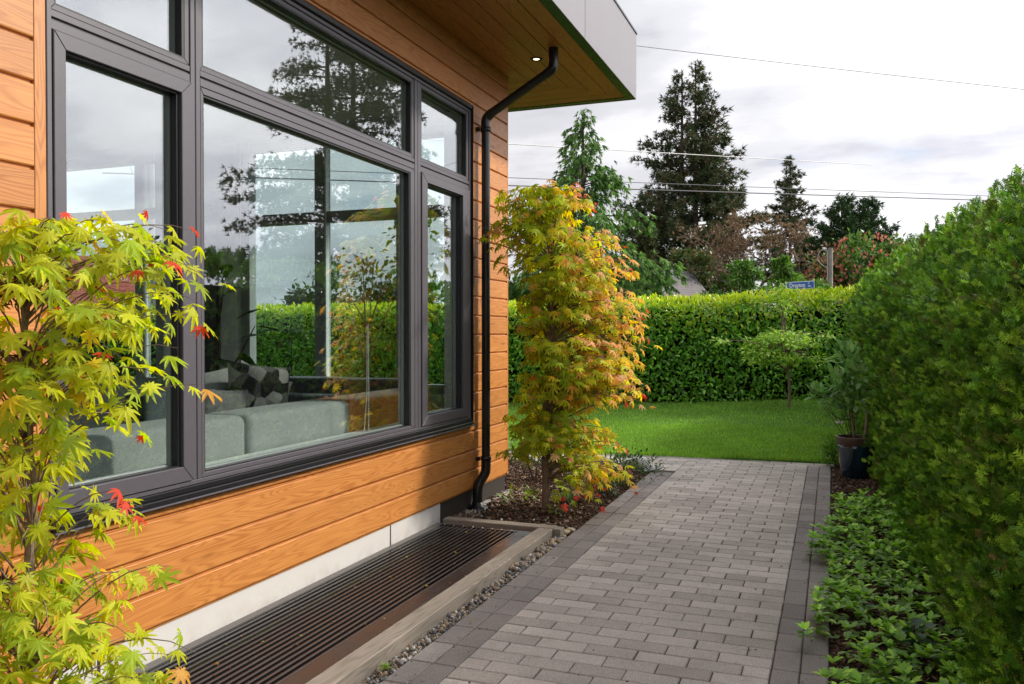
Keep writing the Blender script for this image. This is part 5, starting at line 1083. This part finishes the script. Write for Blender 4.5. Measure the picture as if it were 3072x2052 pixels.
def ext(a, b, e0, e1): a = np.array(a); b = np.array(b); return tuple(a - (b - a) * e0), tuple(b + (b - a) * e1)
wire("topmost thin wire crossing the sky right of the roof corner", ext((-6.574, 29.746, 11.685), (6.37, 34.662, 10.125), .6, .6), .011, wg, .1)
wire("bright silver wire crossing in front of the tall fir", ext((-10.783, 28.091, 8.099), (0.876, 48.626, 10.391), .4, .1), .017, wl)
wire("lower thick dark wire crossing the small fir", ext((-14.366, 37.427, 8.35), (7.782, 56.596, 9.232), .6, .5), .030, wg)
wire("thinner dark wire just above the lower thick one", ext((-14.368, 37.431, 8.72), (7.781, 56.599, 9.50), .6, .5), .018, wg)
# street sign
sg = thing("street_sign", "blue street name sign on a post rising above the laurel hedge", "street sign", (-.86, 25.4, 0), R(20))
blue = plain("sign_blue", (0.012, 0.13, 0.48), .35); whitep = plain("sign_white", (.78, .80, .82), .4)
sp_ = obj("plate", None, sg, (0, 0, 2.72)); sp_.rotation_euler = (0, R(-3.2), 0)
def sb(name, x0, x1, y0, y1, z0, z1, mat, b=.0): box(name, x0, x1, y0, y1, z0, z1, mat, sp_, b)
sb("border", -.405, .405, -.006, .006, -.11, .11, whitep, .002); sb("panel", -.385, .385, -.010, -.0062, -.092, .092, blue)
def text(s, size, x, z_, sx=1.0):
    c = bpy.data.curves.new("lettering", 'FONT'); c.body = s; c.size = size; c.align_x = 'LEFT'; c.align_y = 'CENTER'; c.extrude = .0015; c.offset = .005 if size > .1 else .002; o = bpy.data.objects.new("tmp", c); COL.objects.link(o)
    dg = bpy.context.evaluated_depsgraph_get(); me = bpy.data.meshes.new_from_object(o.evaluated_get(dg)); bpy.data.objects.remove(o); me.materials.clear(); me.materials.append(whitep)
    q = obj("lettering", me, sp_, (x, -.012, z_), (R(90), 0, 0), (sx, 1, 1)); return q
text("Drayton", .165, -.315, .0, .82); text("ST", .062, .215, .045, .9); text("800", .062, .215, -.035, .9)
box("bracket", -.09, .09, -.02, .02, 2.49, 2.54, blue, sg, .003); tb = Tubes(); tb.add([(0, 0, 0), (0, 0, 2.50)], .03, 8); obj("post", tb.mesh("post", M['silver']), sg)
# houses
def gable_house(label, loc, rot, w, d, h, rh, roofcol, wallcol, tiles=True):
    t = thing("neighbour_house", label, "house", loc, rot); wm = plain("render_wall", wallcol, .8, nscale=2, namp=.05); rm = plain("roof_shingle", roofcol, .8, nscale=6, namp=.2, bump=.3)
    bm = bmesh.new(); pr = [(-w / 2, 0), (w / 2, 0), (w / 2, h), (0, h + rh), (-w / 2, h)]; A = [bm.verts.new((p[0], -d / 2, p[1])) for p in pr]; B = [bm.verts.new((p[0], d / 2, p[1])) for p in pr]; bm.faces.new(A); bm.faces.new(B[::-1])
    for i in range(5): bm.faces.new((A[i], B[i], B[(i + 1) % 5], A[(i + 1) % 5]))
    obj("wall", bm_mesh("wall", bm, wm), t); sl_ = math.hypot(w / 2, rh); ang = math.atan2(rh, w / 2); rows = 14
    for sgn in (1, -1):
        rf = obj("roof", None, t, (0, 0, h + rh + .03)); rf.rotation_euler = (0, sgn * ang, 0)
        bm = bmesh.new(); add_box(bm, 0 if sgn > 0 else -(sl_ + .3), (sl_ + .3) if sgn > 0 else 0, -d / 2 - .3, d / 2 + .3, -.05, 0); obj("deck", bm_mesh("deck", bm, wm), rf)
        p_ = (sl_ + .3) / rows; bm = bmesh.new(); add_box(bm, 0, p_ * 1.05, -d / 2 - .3, d / 2 + .3, .002, .03); cm = bm_mesh("shingle_course", bm, rm)
        for k in range(rows): o = obj("shingle_course", cm, rf, (k * p_ if sgn > 0 else -(k + 1) * p_ , 0, 0.003), (0, R(-2 * sgn) if sgn > 0 else R(2), 0))
    wn = obj("window", None, t); box("frame", w * .05, w * .42, -d / 2 - .03, -d / 2 - .005, h * .5, h * .93, M['trim_in'], wn, .005); box("pane", w * .08, w * .39, -d / 2 - .036, -d / 2 - .031, h * .54, h * .89, M['dark_in'], wn)
    return t
gable_house("dark grey gabled house with brown shingle roof right of the maple", (-7.35, 39.5, 0), R(-30), 3.0, 3.0, 2.75, 1.5, (0.13, 0.115, 0.12), (0.10, 0.10, 0.105))
gable_house("pale house just right of the house corner behind the laurel hedge", (-14.6, 44, 0), R(10), 7, 6, 2.4, 1.8, (0.18, 0.16, 0.16), (0.35, 0.35, 0.34))
gable_house("low house with a red roof seen through the left casement", (-25.5, 23.0, 0), R(-40), 6, 8, 2.2, 1.9, (0.32, 0.06, 0.05), (0.3, 0.28, 0.26))
ch = thing("brick_chimney", "dark brick chimney showing above the hedge through the room", "chimney", (-23.7, 33.8, 0)); br_ = plain("dark_brick", (.10, .075, .065), .9, nscale=6, namp=.3)
box("stack", -.42, .42, -.4, .4, 0, 2.95, br_, ch, .01); box("cap", -.55, .55, -.52, .52, 2.951, 3.1, br_, ch, .02); box("flue", -.2, .2, -.2, .2, 3.101, 3.4, br_, ch, .04)

for o_ in list(bpy.data.objects):
    g_ = {"wire": "overhead wires crossing above the garden", "pillow": "cushions piled on the sofas", "utility pole": "grey utility poles around the garden"}.get(o_.get("category"))
    if g_: o_["group"] = g_
    if o_.name.startswith("cypress_tree") and "cypress" in o_.get("label", ""): o_["group"] = "dark cypresses behind the chestnut"
    if o_.name.startswith("river_stone"): o_["group"] = "round stones at the kerb corner"
# ------------------------------------------------------------------ fallen bits
n = 260; xs_ = np.where(RNG.random(n) < .45, XB0 + np.abs(RNG.normal(0, .12, n)), np.where(RNG.random(n) < .5, rnd(n, XB0, XB1), XB1 - np.abs(RNG.normal(0, .10, n)))); ys_ = rnd(n, 2.4, 9.2)
P = np.stack([xs_, ys_, np.full(n, .004)], 1); a = rnd(n, 0, 6.28); fw = np.stack([np.cos(a), np.sin(a), 0 * a], 1)
A1 = inst(MLT[0][0] * np.array([1, 1, .5]), MLT[0][1], P[:60], fw[:60], np.array([0, 0, 1.]) + rdir(60) * .2, rnd(60, .006, .014), pick([(.30, .16, .05), (.45, .38, .06), (.16, .08, .04)], 60))
A2 = inst(BOXV, np.concatenate([BOXF[:, [0, 1, 2]], BOXF[:, [0, 2, 3]]]), P[60:], fw[60:], np.array([0, 0, 1.]) + rdir(n - 60) * .1, np.stack([rnd(n - 60, .006, .02), rnd(n - 60, .002, .005), rnd(n - 60, .001, .003)], 1), pick([(.07, .04, .025), (.16, .10, .06), (.05, .03, .02)], n - 60))
m_ = 46; P3 = np.stack([rnd(m_, -2.6, -1.9), rnd(m_, 2.5, 5.3), np.full(m_, .047)], 1); a = rnd(m_, 0, 6.28)
A3 = inst(MLT[5][0], MLT[5][1], P3, np.stack([np.cos(a), np.sin(a), 0 * a], 1), np.array([0, 0, 1.]) + rdir(m_) * .3, rnd(m_, .006, .016), pick([(.35, .2, .06), (.5, .42, .08), (.12, .07, .04)], m_))
V, F, T = join([A1, A2, A3]); tag(obj("leaf_litter", mesh("leaf_litter", V, F, M['foliage'], T)), "small dry leaf bits and mulch crumbs scattered over paving and grate", "leaf litter", kind="stuff")
